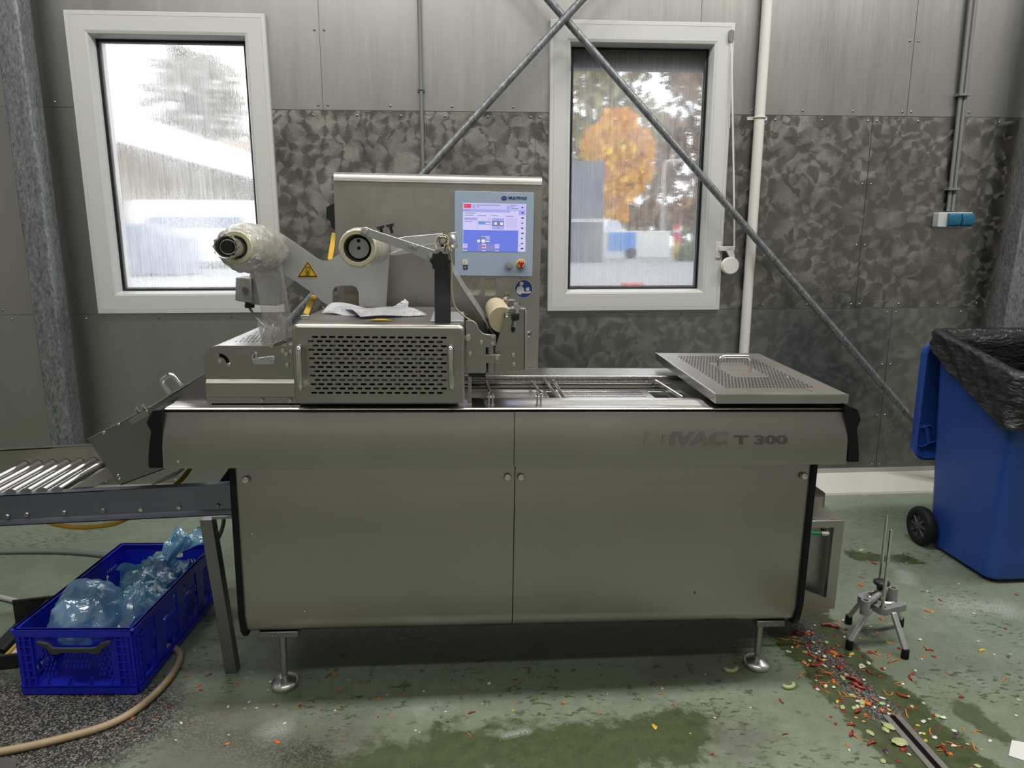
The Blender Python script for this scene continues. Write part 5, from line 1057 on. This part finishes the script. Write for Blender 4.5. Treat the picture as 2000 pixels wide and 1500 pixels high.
# blue crate (local frame: u across, v along)
ca = Vector((-1.557, 2.343, 0)); yaw = math.radians(-3.6); CW_, CL_, CH = .400, .695, .246; CR = Matrix.Rotation(yaw, 3, 'Z')
def cr(u, v, z): return ca + CR @ Vector((u, v, z))
t = thing('crate', cr(CW_ / 2, CL_ / 2, 0), 'blue perforated folding crate holding light blue bags under the conveyor', 'crate')
def wallp(org, du, ln, holes, name, side):
    nrm = Vector((0, 0, 1)).cross(du); m = MB()
    T = lambda u, v, w: org + du * u + Vector((0, 0, 1)) * v + nrm * (w * 1)
    m.plate([(0, .0), (ln, .0), (ln, CH - .012), (0, CH - .012)], holes, T, .004)
    def rib(u0, v0, u1, v1, d=.011): m.slab([T(u0, v0, 0), T(u1, v0, 0), T(u1, v1, 0), T(u0, v1, 0)], nrm * d)
    rib(0, 0, ln, .022); rib(0, CH - .026, ln, CH, .012); rib(0, .030, ln, .034)
    n = 2 if side == 'end' else 4
    for k in range(n + 1):
        c = ln * k / n; w_ = .030 if k in (0, n) or side != 'end' else .0
        if w_: rib(max(0, c - w_), 0, min(ln, c + w_), CH, .006)
    for c in (.012, .030, .052, ln - .056, ln - .034, ln - .016) if side == 'end' else (.014, .032, ln - .036, ln - .018): rib(c, .03, c + .004, CH - .02, .012)
    for z in (.06, .09, .12, .15, .18, .205):
        rib(.012, z, .056, z + .004, .011); rib(ln - .056, z, ln - .012, z + .004, .011)
    for k in range(4 if side == 'end' else 7): c = ln * (k + 1.2) / (5.4 if side == 'end' else 8.4); m.slab([T(c, .03, 0), T(c + .006, .03, 0), T(c - .006, .062, 0), T(c - .012, .062, 0)], nrm * .009)
    return m.build(name, 'crate', t, smooth=20)
def dia(u, v): return [(u + .0045 * math.cos(q_) - .30 * .014 * math.sin(q_), v + .014 * math.sin(q_)) for q_ in [2 * PI * k / 8 for k in range(8)]]
def field(u0, u1, v0, v1):
    out = []; j = 0; v = v0
    while v < v1:
        u = u0 + (.0065 if j % 2 else 0)
        while u < u1: out.append(dia(u, v)); u += .013
        v += .0175; j += 1
    return out
grip = [slot(CW_ / 2, .196, .125, .030, 5)]
eh = field(.085, .125, .075, .175) + field(.160, .245, .105, .150) + field(.280, .322, .075, .175) + grip
sh_ = [h for k in range(4) for h in field(CL_ * (k + .26) / 4, CL_ * (k + .78) / 4, .07, .185 if k not in (1, 2) else .15)] + [slot(CL_ * .5, .196, .11, .030, 5)]
dx_, dy_ = CR @ Vector((1, 0, 0)), CR @ Vector((0, 1, 0))
fw = wallp(cr(0, 0, .004), dx_ * 1, CW_, eh, 'end_wall', 'end')
# ribs must point outwards: end walls outward is -v, so flip by walking the other way round
bpy.data.objects.remove(fw)
fw = wallp(cr(CW_, 0, .004), -dx_, CW_, eh, 'end_wall', 'end'); wallp(cr(0, CL_, .004), dx_, CW_, eh, 'end_wall', 'end')
wallp(cr(CW_, CL_, .004), -dy_, CL_, sh_, 'side_wall', 'side'); wallp(cr(0, 0, .004), dy_, CL_, sh_, 'side_wall', 'side')
m = MB(); m.slab([cr(0, 0, .004), cr(CW_, 0, .004), cr(CW_, CL_, .004), cr(0, CL_, .004)], (0, 0, .006)); m.build('crate_floor', 'crate', t)
m = MB(); zc = CH - .004
for (u0, v0), (u1, v1) in (((-.012, -.012), (CW_ + .012, .006)), ((-.012, CL_ - .006), (CW_ + .012, CL_ + .012)), ((-.012, 0), (.006, CL_)), ((CW_ - .006, 0), (CW_ + .012, CL_))): m.slab([cr(u0, v0, zc), cr(u1, v0, zc), cr(u1, v1, zc), cr(u0, v1, zc)], (0, 0, .008))
m.build('rim', 'crate', t, bevel=.002)
m = MB(); hp = [(.085, .214), (.12, .206), (.135, .190), (.16, .188), (.265, .188), (.285, .192), (.30, .206), (.335, .216), (.335, .206), (.308, .190), (.292, .168), (.27, .166), (.255, .172), (.165, .172), (.148, .165), (.125, .168), (.112, .192), (.085, .205)]
m.prism(hp, lambda u, v, w: cr(u, -.016 - w, v), 0, .010); m.build('handle_bar', 'bindark', t, smooth=20, bevel=.001)
# bags
def blob(name, c, rad, label, mat, seed, amp, fr, squash=0.0, nu=72, nv=44, extra=None):
    t = thing(name, c, label, 'bag'); m = MB(); s = Vector((seed * 3.7, seed * 1.3, 0))
    def fn(a, b):
        th, ph = a * 2 * PI, b * PI; d = Vector((math.sin(ph) * math.cos(th), math.sin(ph) * math.sin(th), -math.cos(ph)))
        k = 1 + amp * NZ.noise(d * fr + s) + amp * .8 * (abs(NZ.noise(d * fr * 2.1 + s)) - .2) + amp * .35 * (abs(NZ.noise(d * fr * 5 + s)) - .2)
        p = Vector((d.x * rad[0], d.y * rad[1], d.z * rad[2])) * k
        if p.z < -rad[2] * .6: p.z = -rad[2] * .6
        return Vector(c) + p
    m.grid(fn, nu, nv)
    if extra: extra(m)
    m.build('film_bag', mat, t, smooth=80); return t
blob('plastic_bag', cr(.165, .155, .205), (.125, .135, .135), 'inflated pale blue bag bulging from the near end of the crate', 'bag2', 3, .13, 1.5)
c_ = cr(.27, .30, .14); blob('plastic_bag', c_, (.115, .15, .115), 'flat crumpled blue bag between the inflated bag and the tied bag', 'bag', 8, .26, 2.2)
top_ = cr(.28, .545, .29)
def neck(m):
    b0 = cr(.255, .50, .235); 
    def fn(a, b):
        th = a * 2 * PI; r = (.040 - .055 * b if b < .4 else .018 + .075 * (b - .4) ** .8) * (1 + .35 * math.sin(5 * th + 3 * b) + .15 * math.sin(9 * th)); q_ = b0.lerp(cr(.335, .60, .335), b)
        return q_ + Vector((r * math.cos(th), r * .8 * math.sin(th), .025 * b * math.sin(3 * th)))
    m.grid(fn, 48, 22)
    m.grid(lambda a, b: b0 + Vector((-.15 * b - .02, .02 * math.sin(4 * a), -.03 + .07 * a - .05 * b * b + .02 * math.sin(6 * b + 3 * a))), 14, 14)
blob('plastic_bag', cr(.24, .49, .15), (.135, .16, .115), 'tied blue bag with a flared twisted neck at the far end of the crate', 'bag', 5, .28, 2.4, extra=neck)
t = thing('plastic_bag', cr(.30, .10, .20), 'thin torn strip of blue bag draped by the near right corner of the crate', 'bag'); m = MB()
p0, p1, p2, p3 = cr(.19, .06, .20), cr(.30, .20, .262), cr(.375, .22, .225), cr(.30, .07, .16)
m.grid(lambda a, b: p0.lerp(p1, a).lerp(p3.lerp(p2, a), b) + Vector((0, 0, .014 * math.sin(8 * a + 4 * b) + .02 * math.sin(PI * b))), 20, 14); m.build('film_strip', 'bag2', t, smooth=80)
# dustpan with a yellow edged tool behind the crate
t = thing('dustpan', FL(10, 1290), 'black dustpan partly hidden behind the near corner of the crate', 'dustpan')
q0, q1 = FL(-70, 1318), FL(52, 1302); q2 = q1 + Vector((-.03, .36, 0)); q3_ = q0 + Vector((-.03, .36, 0)); m = MB()
m.slab([q0, q1, q2, q3_], (0, 0, .004))
for a, b, h0, h1 in ((q0, q1, .055, .055), (q1, q2, .055, .10), (q2, q3_, .10, .10)):
    d = (b - a).cross(Vector((0, 0, 1))).normalized() * -.004; m.slab([a, b, b + Vector((0, 0, h1)), a + Vector((0, 0, h0))], d); m.tube([a + Vector((0, 0, h0)), b + Vector((0, 0, h1))], .006, n=8)
m.build('pan', 'black', t); m = MB(); m.tube([q1 + Vector((-.12, .06, .03)), q2 + Vector((-.06, -.03, .09))], .012, n=10); m.build('grip', 'black', t)
t = thing('scraper', FL(20, 1275, .02), 'white scraper with a yellow edge lying in the black dustpan', 'scraper'); a = q0.lerp(q1, .5) + Vector((0, .02, .008)); m = MB(); m.slab([a, a + Vector((.13, .03, 0)), a + Vector((.16, .17, .03)), a + Vector((.02, .13, .03))], (0, 0, .006)); m.build('blade', 'signwhite', t); m = MB(); m.tube([a + Vector((.0, 0, .008)), a + Vector((.02, .13, .038)), a + Vector((.16, .17, .038))], .008, n=8); m.build('edge', 'yellow', t, label='yellow edge')
# flat bits at the lower frame corners
t = thing('plate', FL(5, 1500), 'blue grey flat plate at the lower left edge of the floor', 'plate'); m = MB(); m.slab([FL(-60, 1560), FL(-40, 1482), FL(36, 1482), FL(14, 1560)], (0, 0, .004)); m.build('sheet', 'steel_dark', t)
t = thing('paper_strip', FL(1995, 1470), 'white paper strip on the floor at the right edge of the view', 'paper'); m = MB(); pp = [FL(x, y, .001) for x, y in ((1976, 1446), (2060, 1460), (2060, 1505), (1970, 1476))]; m.slab(pp, (0, 0, .001)); m.build('sheet', 'signwhite', t)

# wheelie bin
bx, by0, by1 = 2.405, 2.875, 3.335; bw = .565
t = thing('wheelie_bin', (bx + bw / 2, (by0 + by1) / 2, 0), 'blue two wheeled waste bin with its lid hanging open at the right', 'wheelie bin')
def rimz(y): return 1.105 - max(0, (3.40 - y)) * .215
def lvl(k, r=.055, n=5):
    # k 0..1 up the body
    x0 = bx - .028 * k; x1 = bx + bw + .03 * k; y0 = by0 - .05 * k; y1 = by1 + .065 * k
    return rrect(x0, y0, x1, y1, r, n)
m = MB(); rings = []
base = lvl(0); rings.append([Vector((bx + bw / 2 + (x - bx - bw / 2) * .93, by0 + .23 + (y - by0 - .23) * .93, .012)) for x, y in base])
for k in (.0, .012, .03, .25, .5, .75, .9, .97): rings.append([Vector((x, y, .012 + k * (rimz(y) - .012) if k else .022)) for x, y in lvl(k)])
for off, dz in ((.012, -.03), (.016, -.02), (.012, -.012), (-.006, -.012), (-.035, -.45)): rings.append([Vector((x, y, rimz(y) - .03 + dz)) for x, y in (rrect(bx - .028 - off, by0 - .05 - off, bx + bw + .03 + off, by1 + .065 + off, .06, 5))])
nn = len(base); m.add([p for r_ in rings for p in r_], [tuple(range(nn - 1, -1, -1))] + [(i * nn + k, i * nn + (k + 1) % nn, (i + 1) * nn + (k + 1) % nn, (i + 1) * nn + k) for i in range(len(rings) - 1) for k in range(nn)])
m.build('body', 'bin', t, smooth=50)
yl = 3.44; lx0_, lx1_ = 2.352, 3.02; zt1, zt0 = 1.05, .42
m = MB(); o_ = rrect(lx0_, zt0, lx1_, zt1, .07, 6); i_ = rrect(lx0_ + .03, zt0 + .03, lx1_ - .03, zt1 - .03, .06, 6); nn = len(o_)
vs = [Vector((u, yl + .03, v)) for u, v in o_] + [Vector((u, yl, v)) for u, v in o_] + [Vector((u, yl - .006, v)) for u, v in rrect(lx0_ + .012, zt0 + .012, lx1_ - .012, zt1 - .012, .06, 6)] + [Vector((u, yl + .004, v)) for u, v in i_] + [Vector((u + (0), yl + .075, v)) for u, v in rrect(lx0_ + .05, zt0 + .05, lx1_ - .05, zt1 - .05, .06, 6)]
m.add(vs, [tuple(range(nn * 3, nn * 4))] + [(k * nn + i, k * nn + (i + 1) % nn, (k + 1) * nn + (i + 1) % nn, (k + 1) * nn + i) for k in range(3) for i in range(nn)] + [(i, (i + 1) % nn, 4 * nn + (i + 1) % nn, 4 * nn + i) for i in range(nn)] + [tuple(range(4 * nn, 5 * nn))])
ld_ = m.build('lid', 'bin', t, smooth=40)
a, b = W(1794, 832, yl), W(1826, 873, yl); m = MB()
m.tube([W(x, y, yl) for x, y in ((1794, 836), (1803, 833), (1817, 831), (1822, 836), (1827, 860))], .004, n=6); m.tube([W(x, y, yl - .004) for x, y in ((1804, 833), (1810, 838), (1814, 866))], .010, n=8); m.tube([W(x, y, yl) for x, y in ((1789, 871), (1800, 872), (1812, 868), (1826, 862))], .005, n=6); m.build('lid_grip', 'bin', ld_)
m = MB(); m.cyl((bx - .01, 3.43, 1.035), (bx + bw + .01, 3.43, 1.035), .013, n=10)
for x in (bx + .10, bx + bw - .10): m.box((x - .03, 3.40, 1.0), (x + .03, 3.45, 1.05))
m.build('hinge_handle', 'bin', t)
for sx in (-1, 1):
    xo = bx - .068 if sx < 0 else bx + bw + .068; c = Vector((xo, 3.325, .101)); m = MB()
    m.lathe([(.060, .008), (.068, .002), (.085, 0), (.095, .006), (.1005, .018), (.1005, .038), (.095, .050), (.062, .055)], c, (-sx * 1.0, 0, 0), 'rubber', n=36, cap=False); wh = m.build('wheel', 'rubber', t, smooth=50)
    m = MB(); m.lathe([(.062, .008), (.060, .018), (.030, .022), (.020, .012), (.018, .004), (.002, .003)], c, (-sx, 0, 0), n=28, cap=False)
    for k in range(8):
        tt = 2 * PI * k / 8; d = Vector((0, math.cos(tt), math.sin(tt))); m.tube([c + d * .018 + Vector((-sx * .010, 0, 0)), c + d * .060 + Vector((-sx * .012, 0, 0))], .005, n=6)
    m.build('hub', 'bindark', wh)
m = MB(); m.cyl((bx - .05, 3.325, .101), (bx + bw + .05, 3.325, .101), .010, n=10); m.build('axle', 'polish', t)
# liner
t = thing('bin_liner', (bx + bw / 2, 3.1, 1.0), 'shiny black liner bag folded over the rim of the blue bin', 'bin liner')
per = rrect(bx - .052, by0 - .075, bx + bw + .055, by1 + .09, .07, 12); m = MB(); NP = 240
def perim(f, off):
    base_ = rrect(bx - .05 - off, by0 - .072 - off, bx + bw + .052 + off, by1 + .087 + off, .075 + off * .5, 12); n = len(base_)
    P2 = [Vector((x, y, 0)) for x, y in base_]; Ls = [0]
    for i in range(n): Ls.append(Ls[-1] + (P2[(i + 1) % n] - P2[i]).length)
    s = (f % 1.0) * Ls[-1]
    for i in range(n):
        if s <= Ls[i + 1] + 1e-9:
            q_ = (s - Ls[i]) / max(1e-9, Ls[i + 1] - Ls[i]); return P2[i].lerp(P2[(i + 1) % n], q_)
    return P2[0]
def drop(p):            # how low the skirt hangs
    f = max(0, min(1, (3.42 - p.y) / .58)); return .075 + .14 * math.sin(f * PI / 2) ** 1.1 + .03 * NZ.noise(Vector((p.x * 3, p.y * 3, 0)))
def lfn(a, b):
    if b < .45:         # outside skirt, bottom to rim
        k = b / .45; p = perim(a, .012 + .010 * (1 - k)); fold = NZ.noise(Vector((p.x * 9 + k * .9, p.y * 9 - k * 1.6, k * 1.4))) + .5 * NZ.noise(Vector((p.x * 24, p.y * 24, k * 3)))
        d = (p - Vector((bx + bw / 2, 3.1, 0))).normalized(); p = p + d * (.010 * fold); p.z = rimz(p.y) + .012 - drop(p) * (1 - k) - (1 - k) * .010 * fold
        return p
    k = (b - .45) / .55; p = perim(a, .010 - .075 * min(1, k * 5)); c_ = Vector((bx + bw / 2, 3.1, 0)); fold = NZ.noise(Vector((p.x * 8, p.y * 8, k * 5))) + .5 * NZ.noise(Vector((p.x * 20, p.y * 20, k * 11)))
    p = p.lerp(c_, .05 * k + .012 * fold * min(1, k * 5)); p.z = rimz(p.y) + .014 + .006 * math.sin(min(1, k * 6) * PI) - .55 * max(0, k - .12) ** 1.1; return p
m.grid(lfn, NP, 40); bot = [perim(i / 40, -.07) for i in range(40)]; m.add([Vector((p.x, p.y, .50)) for p in bot], [tuple(range(40))]); m.build('film', 'liner', t, smooth=80)

# wedge cutter on four legs
ct = Vector((1.640, 2.485, 0)); zc = .150
t = thing('vegetable_cutter', ct, 'cast aluminium wedge cutter on four splayed legs with two tall rods', 'vegetable cutter')
FT = [Vector((1.478, 2.409, 0)), Vector((1.657, 2.335, 0)), Vector((1.575, 2.590, 0)), Vector((1.775, 2.555, 0))]
m = MB(); R45 = math.radians(18); rr2 = lambda u, v: (ct.x + u * math.cos(R45) - v * math.sin(R45), ct.y + u * math.sin(R45) + v * math.cos(R45))
m.plate([rr2(u, v) for u, v in rrect(-.068, -.068, .068, .068, .022, 5)], [[(ct.x + x, ct.y + y) for x, y in circ(0, 0, .046, 28)]], lambda u, v, w: Vector((u, v, zc + w)), .026); fr_ = m.build('base_frame', 'cast', t, smooth=40, bevel=.002)
m = MB(); m.lathe([(.046, -.012), (.052, -.010), (.052, .012), (.047, .015), (.044, .012), (.044, -.012)], ct + Vector((0, 0, zc + .012)), (0, 0, 1), n=32, cap=False); m.build('blade_ring', 'polish', t)
m = MB()
for k in range(6): tt = PI * k / 6; d = Vector((math.cos(tt), math.sin(tt), 0)) * .045; nrm = Vector((-d.y, d.x, 0)).normalized() * .0006; m.slab([ct + Vector((0, 0, zc + .008)) - d - nrm, ct + Vector((0, 0, zc + .008)) + d - nrm, ct + Vector((0, 0, zc + .022)) + d - nrm, ct + Vector((0, 0, zc + .022)) - d - nrm], nrm * 2)
m.cyl(ct + Vector((0, 0, zc + .004)), ct + Vector((0, 0, zc + .024)), .010, n=14); m.build('wedge_blade', 'polish', t)
for f in FT:
    d = (f - ct).normalized(); top_p = ct + d * .066 + Vector((0, 0, zc - .004)); s_ = frame_of(f, top_p); m = MB()
    u_ = Vector((-d.y, d.x, 0)) * .011; v_ = Vector((0, 0, 1)).cross(u_).normalized() * .009
    e = f + Vector((0, 0, .030)) ; m.add([q_ + a * u_ + b * v_ for q_ in (top_p, e) for a, b in ((-1, -1), (1, -1), (1, 1), (-1, 1))], [(0, 1, 5, 4), (1, 2, 6, 5), (2, 3, 7, 6), (3, 0, 4, 7), (0, 1, 2, 3), (4, 5, 6, 7)]); lg = m.build('leg', 'alu', t, bevel=.003)
    m = MB(); m.lathe([(.013, 0), (.0145, .003), (.0135, .034), (.012, .038)], f, (0, 0, 1), n=16); m.build('rubber_foot', 'rubber', lg)
rods = [Vector((1.603, 2.420, 0)), Vector((1.690, 2.588, 0))]
for rp, pt in zip(rods, ((1740, 1036), (1732, 1008))):
    zt3 = W(pt[0], pt[1], rp.y).z; m = MB(); m.cyl(rp + Vector((0, 0, zc - .012)), rp + Vector((0, 0, zt3)), .0065, n=16); m.lathe([(.0065, 0), (.005, .003), (.001, .004)], rp + Vector((0, 0, zt3)), (0, 0, 1), n=16); m.cyl(rp + Vector((0, 0, zc - .012)), rp + Vector((0, 0, zc + .018)), .012, n=16); m.build('guide_rod', 'polish', t)
m = MB(); hl_, hr_ = Vector((1.535, 2.470, zc + .012)), Vector((1.760, 2.520, zc + .045))
hl_ = FL(1690, 1182, zc + .03); hr_ = FL(1744, 1158, zc + .05)
m.tube([hl_, ct + Vector((0, .01, zc + .035)), hr_], .012, n=10); m.build('pusher_bar', 'cast', t)
for h in (hl_, hr_):
    m = MB(); m.lathe([(.018, -.035), (.017, .02), (.0165, .022), (.010, .022), (.010, .012)], h, (0, 0, 1), n=20); m.build('guide_sleeve', 'cast', t, smooth=40)
kn = FL(1721, 1146, .205); m = MB(); m.lathe([(.012, -.03), (.013, -.005), (.020, .006), (.030, .014), (.031, .020), (.024, .026), (.004, .029)], kn, (0, 0, 1), n=24); m.build('grip_knob', 'black', t, smooth=60)
m = MB(); m.cyl(kn + Vector((0, 0, -.06)), kn + Vector((0, 0, -.02)), .0125, n=14); m.build('spigot', 'alu', t)

# drain channel
t = thing('drain_channel', DA, 'narrow stainless slot drain set in the floor at the end of the scraps', 'drain')
m = MB()
for s in (-1, 1):
    o = DA + DN * (.010 * s); m.slab([o, o + DU * DL, o + DU * DL + DN * (.020 * s), o + DN * (.020 * s)], (0, 0, .004)); m.slab([o, o + DU * DL, o + DU * DL + Vector((0, 0, -.07)), o + Vector((0, 0, -.07))], DN * (.002 * s))
m.slab([DA - DN * .012, DA + DN * .012, DA + DN * .012 + Vector((0, 0, -.07)), DA - DN * .012 + Vector((0, 0, -.07))], DU * -.002)
m.build('flange', 'steel_v', t); m = MB(); m.slab([DA - DN * .012, DA + DN * .012, DA + DN * .012 + DU * DL, DA - DN * .012 + DU * DL], (0, 0, -.002)); o = m.build('channel_floor', 'dark', t); o.location.z = -.068

# vegetable scraps
M['v_carrot'] = simple('carrot', (.62, .20, .035), .45); M['v_red'] = simple('red_pepper', (.30, .022, .014), .35); M['v_onion'] = simple('white_onion', (.72, .71, .62), .4)
M['v_green'] = simple('pale_lettuce', (.42, .47, .22), .45); M['v_yellow'] = simple('yellow_pepper', (.68, .44, .05), .4); M['v_purple'] = simple('red_cabbage', (.075, .018, .075), .4); M['v_dgreen'] = simple('dark_leaf', (.07, .11, .03), .5); M['v_orange'] = simple('orange_pepper', (.66, .16, .02), .4)
MESHES = {}
def veg_mesh(kind, i):
    rnd = random.Random(hash_(kind) + i * 31); m = MB()
    if kind in ('carrot_shred', 'pepper_strip'):
        ln = rnd.uniform(.022, .045) if kind == 'carrot_shred' else rnd.uniform(.025, .045); r = .0021 if kind == 'carrot_shred' else .0042; k = rnd.uniform(-.25, .25)
        pts = [Vector((ln * (q / 8 - .5), ln * k * math.sin(PI * q / 8), r + .002 * math.sin(q * .8))) for q in range(9)]; m.tube(pts, [r * (.6 + .5 * math.sin(PI * (q + .7) / 9.4)) for q in range(9)], n=6); mt = 'v_carrot' if kind == 'carrot_shred' else 'v_red'
    elif kind == 'cucumber_slice':
        pts = [Vector((.017 * math.cos(q_), .013 * math.sin(q_), .005)) for q_ in [math.radians(-20 + 25 * q) for q in range(9)]]; m.tube(pts, [.004] + [.006] * 7 + [.004], n=8); mt = 'v_green'
    else:
        s = dict(onion_piece=.0065, pepper_piece=.0080, lettuce_piece=.0085, yellow_pepper_piece=.0075, cabbage_piece=.0075, leaf_piece=.007, orange_pepper_piece=.009)[kind] * rnd.uniform(.65, 1.35); q3v = Vector((rnd.random() * 9, i, 0)); fl = .28 if kind != 'onion_piece' else .45
        def fn(a, b):
            th, ph = a * 2 * PI, b * PI; d = Vector((math.sin(ph) * math.cos(th), math.sin(ph) * math.sin(th), -math.cos(ph))); k = 1 + .75 * NZ.noise(d * 1.4 + q3v); return Vector((d.x * s * k * 1.25, d.y * s * k * .85, max(0.0, (d.z * k + .8) * s * fl)))
        m.grid(fn, 10, 7); mt = dict(onion_piece='v_onion', pepper_piece='v_red', lettuce_piece='v_green', yellow_pepper_piece='v_yellow', cabbage_piece='v_purple', leaf_piece='v_dgreen', orange_pepper_piece='v_orange')[kind]
    o = m.build(kind, mt, None, smooth=60); me = o.data; bpy.data.objects.remove(o); return me
def hash_(s_): return sum(ord(c) * (i + 1) for i, c in enumerate(s_))
KN = {'carrot_shred': 'thin orange carrot shred', 'pepper_strip': 'long red pepper strip', 'onion_piece': 'white onion piece', 'pepper_piece': 'red pepper piece', 'lettuce_piece': 'pale green lettuce piece', 'yellow_pepper_piece': 'yellow pepper piece', 'cabbage_piece': 'dark purple cabbage piece', 'leaf_piece': 'dark green leaf piece', 'orange_pepper_piece': 'orange pepper piece', 'cucumber_slice': 'curved pale cucumber slice'}
taken = []
def veg(kind, px, py, zone, n=5, rz=None, sc=1.0, mind=.006):
    p = FL(px, py)
    for q_ in taken:
        if (q_ - p).length < mind: return False
    rel = p - DA
    if abs(rel.dot(DN)) < .034 and -.006 < rel.dot(DU) < DL: return False
    for f in FT:
        if (Vector((f.x, f.y, 0)) - p).length < .022: return False
    taken.append(p); i = random.randrange(n); key = (kind, i)
    if key not in MESHES: MESHES[key] = veg_mesh(kind, i)
    o = bpy.data.objects.new(kind, MESHES[key]); COL.objects.link(o); o.location = p; o.rotation_euler.z = random.uniform(0, 2 * PI) if rz is None else rz; s_ = random.uniform(.8, 1.2) * sc; o.scale = (s_, s_, s_)
    tag(o, KN[kind] + ' ' + zone, 'vegetable scrap', kind.replace('_', ' ') + 's ' + zone); return True
MIX = ['carrot_shred'] * 6 + ['pepper_strip'] * 2 + ['pepper_piece'] * 5 + ['onion_piece'] * 6 + ['lettuce_piece'] * 3 + ['yellow_pepper_piece'] * 2 + ['orange_pepper_piece'] * 3 + ['cabbage_piece'] + ['leaf_piece']
Z1, Z2, Z3, Z4, Z5 = 'in the line of scraps beside the drain', 'scattered on the floor around the cutter', 'on the floor left of the near machine foot', 'on the floor in front of the machine', 'on the open floor right of the drain'
line = [(1550, 1228), (1592, 1278), (1640, 1330), (1700, 1385), (1765, 1432), (1830, 1492)]
big = [('pepper_strip', 1622, 1226, -.35, 1.5), ('pepper_strip', 1556, 1240, -.5, 1.5), ('pepper_strip', 1590, 1301, 0, 1.2), ('pepper_strip', 1668, 1332, -.9, 1.5), ('pepper_strip', 1676, 1342, -.8, 1.3), ('carrot_shred', 1712, 1276, -.8, 1.3), ('carrot_shred', 1750, 1289, .5, 1.1), ('carrot_shred', 1674, 1440, -1.0, 1.3), ('carrot_shred', 1812, 1268, -1.2, 1.0), ('carrot_shred', 1735, 1280, 1.0, 1.1), ('carrot_shred', 1675, 1362, -.4, 1.1), ('carrot_shred', 1690, 1370, .6, 1.1), ('carrot_shred', 1745, 1394, -.3, 1.2), ('carrot_shred', 1652, 1357, -1.2, 1.1)]
for k, x, y, a, s in big: veg(k, x, y, Z1 if x < 1700 else Z2, rz=a, sc=s)
veg('cucumber_slice', 1539, 1340, Z1, 1, 3.6, 1.3); veg('cucumber_slice', 1427, 1308, Z4, 1, 3.4, 1.2); veg('lettuce_piece', 1756, 1451, Z1, sc=2.0, rz=.2); veg('lettuce_piece', 1735, 1420, Z1, sc=1.7); veg('onion_piece', 1683, 1303, Z1, sc=1.6); veg('lettuce_piece', 1539, 1273, Z1, sc=1.6); veg('yellow_pepper_piece', 1918, 1270, Z5, sc=1.3); veg('pepper_piece', 1877, 1362, Z5, sc=1.2); veg('cabbage_piece', 1686, 1283, Z2, sc=1.2); veg('cabbage_piece', 1865, 1442, Z5); veg('yellow_pepper_piece', 1663, 1278, Z2, sc=1.1); veg('orange_pepper_piece', 1680, 1142, Z2, sc=1.0); veg('pepper_piece', 1708, 1101, Z2); veg('lettuce_piece', 1683, 1075, Z2, sc=1.2)
cnt = 0
while cnt < 165:
    f = random.random() ** .8 * (len(line) - 1.001); i = int(f); a, b = Vector(line[i]), Vector(line[i + 1]); p = a.lerp(b, f - i); sp_ = 14 + 7 * f
    if veg(random.choice(MIX), p.x + random.gauss(0, sp_) * 1.2, p.y + random.gauss(0, sp_ * .7), Z1, sc=.95): cnt += 1
cnt = 0
while cnt < 62:
    x, y = random.uniform(1590, 1830), random.triangular(1150, 1400, 1260)
    if veg(random.choice(MIX), x, y, Z2, sc=.85): cnt += 1
cnt = 0
while cnt < 34:
    if veg(random.choice(MIX), random.uniform(1800, 1995), random.uniform(1100, 1480), Z5, sc=.7): cnt += 1
cnt = 0
while cnt < 58:
    if veg(random.choice(MIX), random.gauss(470, 130), random.triangular(1250, 1480, 1380), Z3, sc=.6): cnt += 1
cnt = 0
while cnt < 46:
    if veg(random.choice(MIX), random.uniform(620, 1560), random.triangular(1290, 1490, 1350), Z4, sc=.55): cnt += 1
veg('yellow_pepper_piece', 1278, 1420, Z4, sc=1.5, rz=-1.2); veg('orange_pepper_piece', 652, 1319, Z4, sc=.9); veg('onion_piece', 955, 1336, Z4, sc=1.1)
# bits stuck on the machine
for k, px, py, Y, lab in (('onion_piece', 348, 902, 2.186, 'white scrap stuck low on the left end of the cover band'), ('pepper_piece', 504, 862, 2.196, 'red scrap stuck on the left half of the cover band'), ('lettuce_piece', 1339, 891, 2.189, 'yellow green scrap stuck on the right half of the cover band'), ('onion_piece', 493, 1042, 2.249, 'white scrap stuck high on the left door'), ('onion_piece', 595, 1194, 2.249, 'white scrap stuck low on the left door'), ('pepper_piece', 1357, 1158, 2.249, 'pinkish red scrap stuck on the right door')):
    me = MESHES.get((k, 0)) or veg_mesh(k, 0); o = bpy.data.objects.new('food_scrap', me); COL.objects.link(o); o.location = wl(px, py, Y); o.rotation_euler = (PI / 2, random.uniform(0, 6), 0); o.scale = (.55, .55, .4); tag(o, lab, 'vegetable scrap')
for px, py, k in ((1453, 732, 'orange_pepper_piece'), (1466, 726, 'orange_pepper_piece'), (1370, 748, 'pepper_piece'), (1583, 756, 'yellow_pepper_piece'), (1538, 736, 'onion_piece')):
    q_ = LZ(px, py, zf + (zb - zf) * (L(px, py, 2.5).z * 0 + .5)); v_ = (q_.y - MY(ly0)) / (ly1 - ly0); q_.z = zf + (zb - zf) * v_ + .001
    me = MESHES.get((k, 0)) or veg_mesh(k, 0); o = bpy.data.objects.new('food_scrap', me); COL.objects.link(o); o.location = mw(q_); o.scale = (.6, .6, .6); o.rotation_euler.z = px; tag(o, {1453: 'orange scrap just left of the lid handle foot', 1466: 'orange scrap at the right foot of the lid handle', 1370: 'red scrap left of the handle on the perforated lid', 1583: 'yellow scrap near the right front of the perforated lid', 1538: 'white scrap right of the handle on the perforated lid'}[px], 'vegetable scrap')
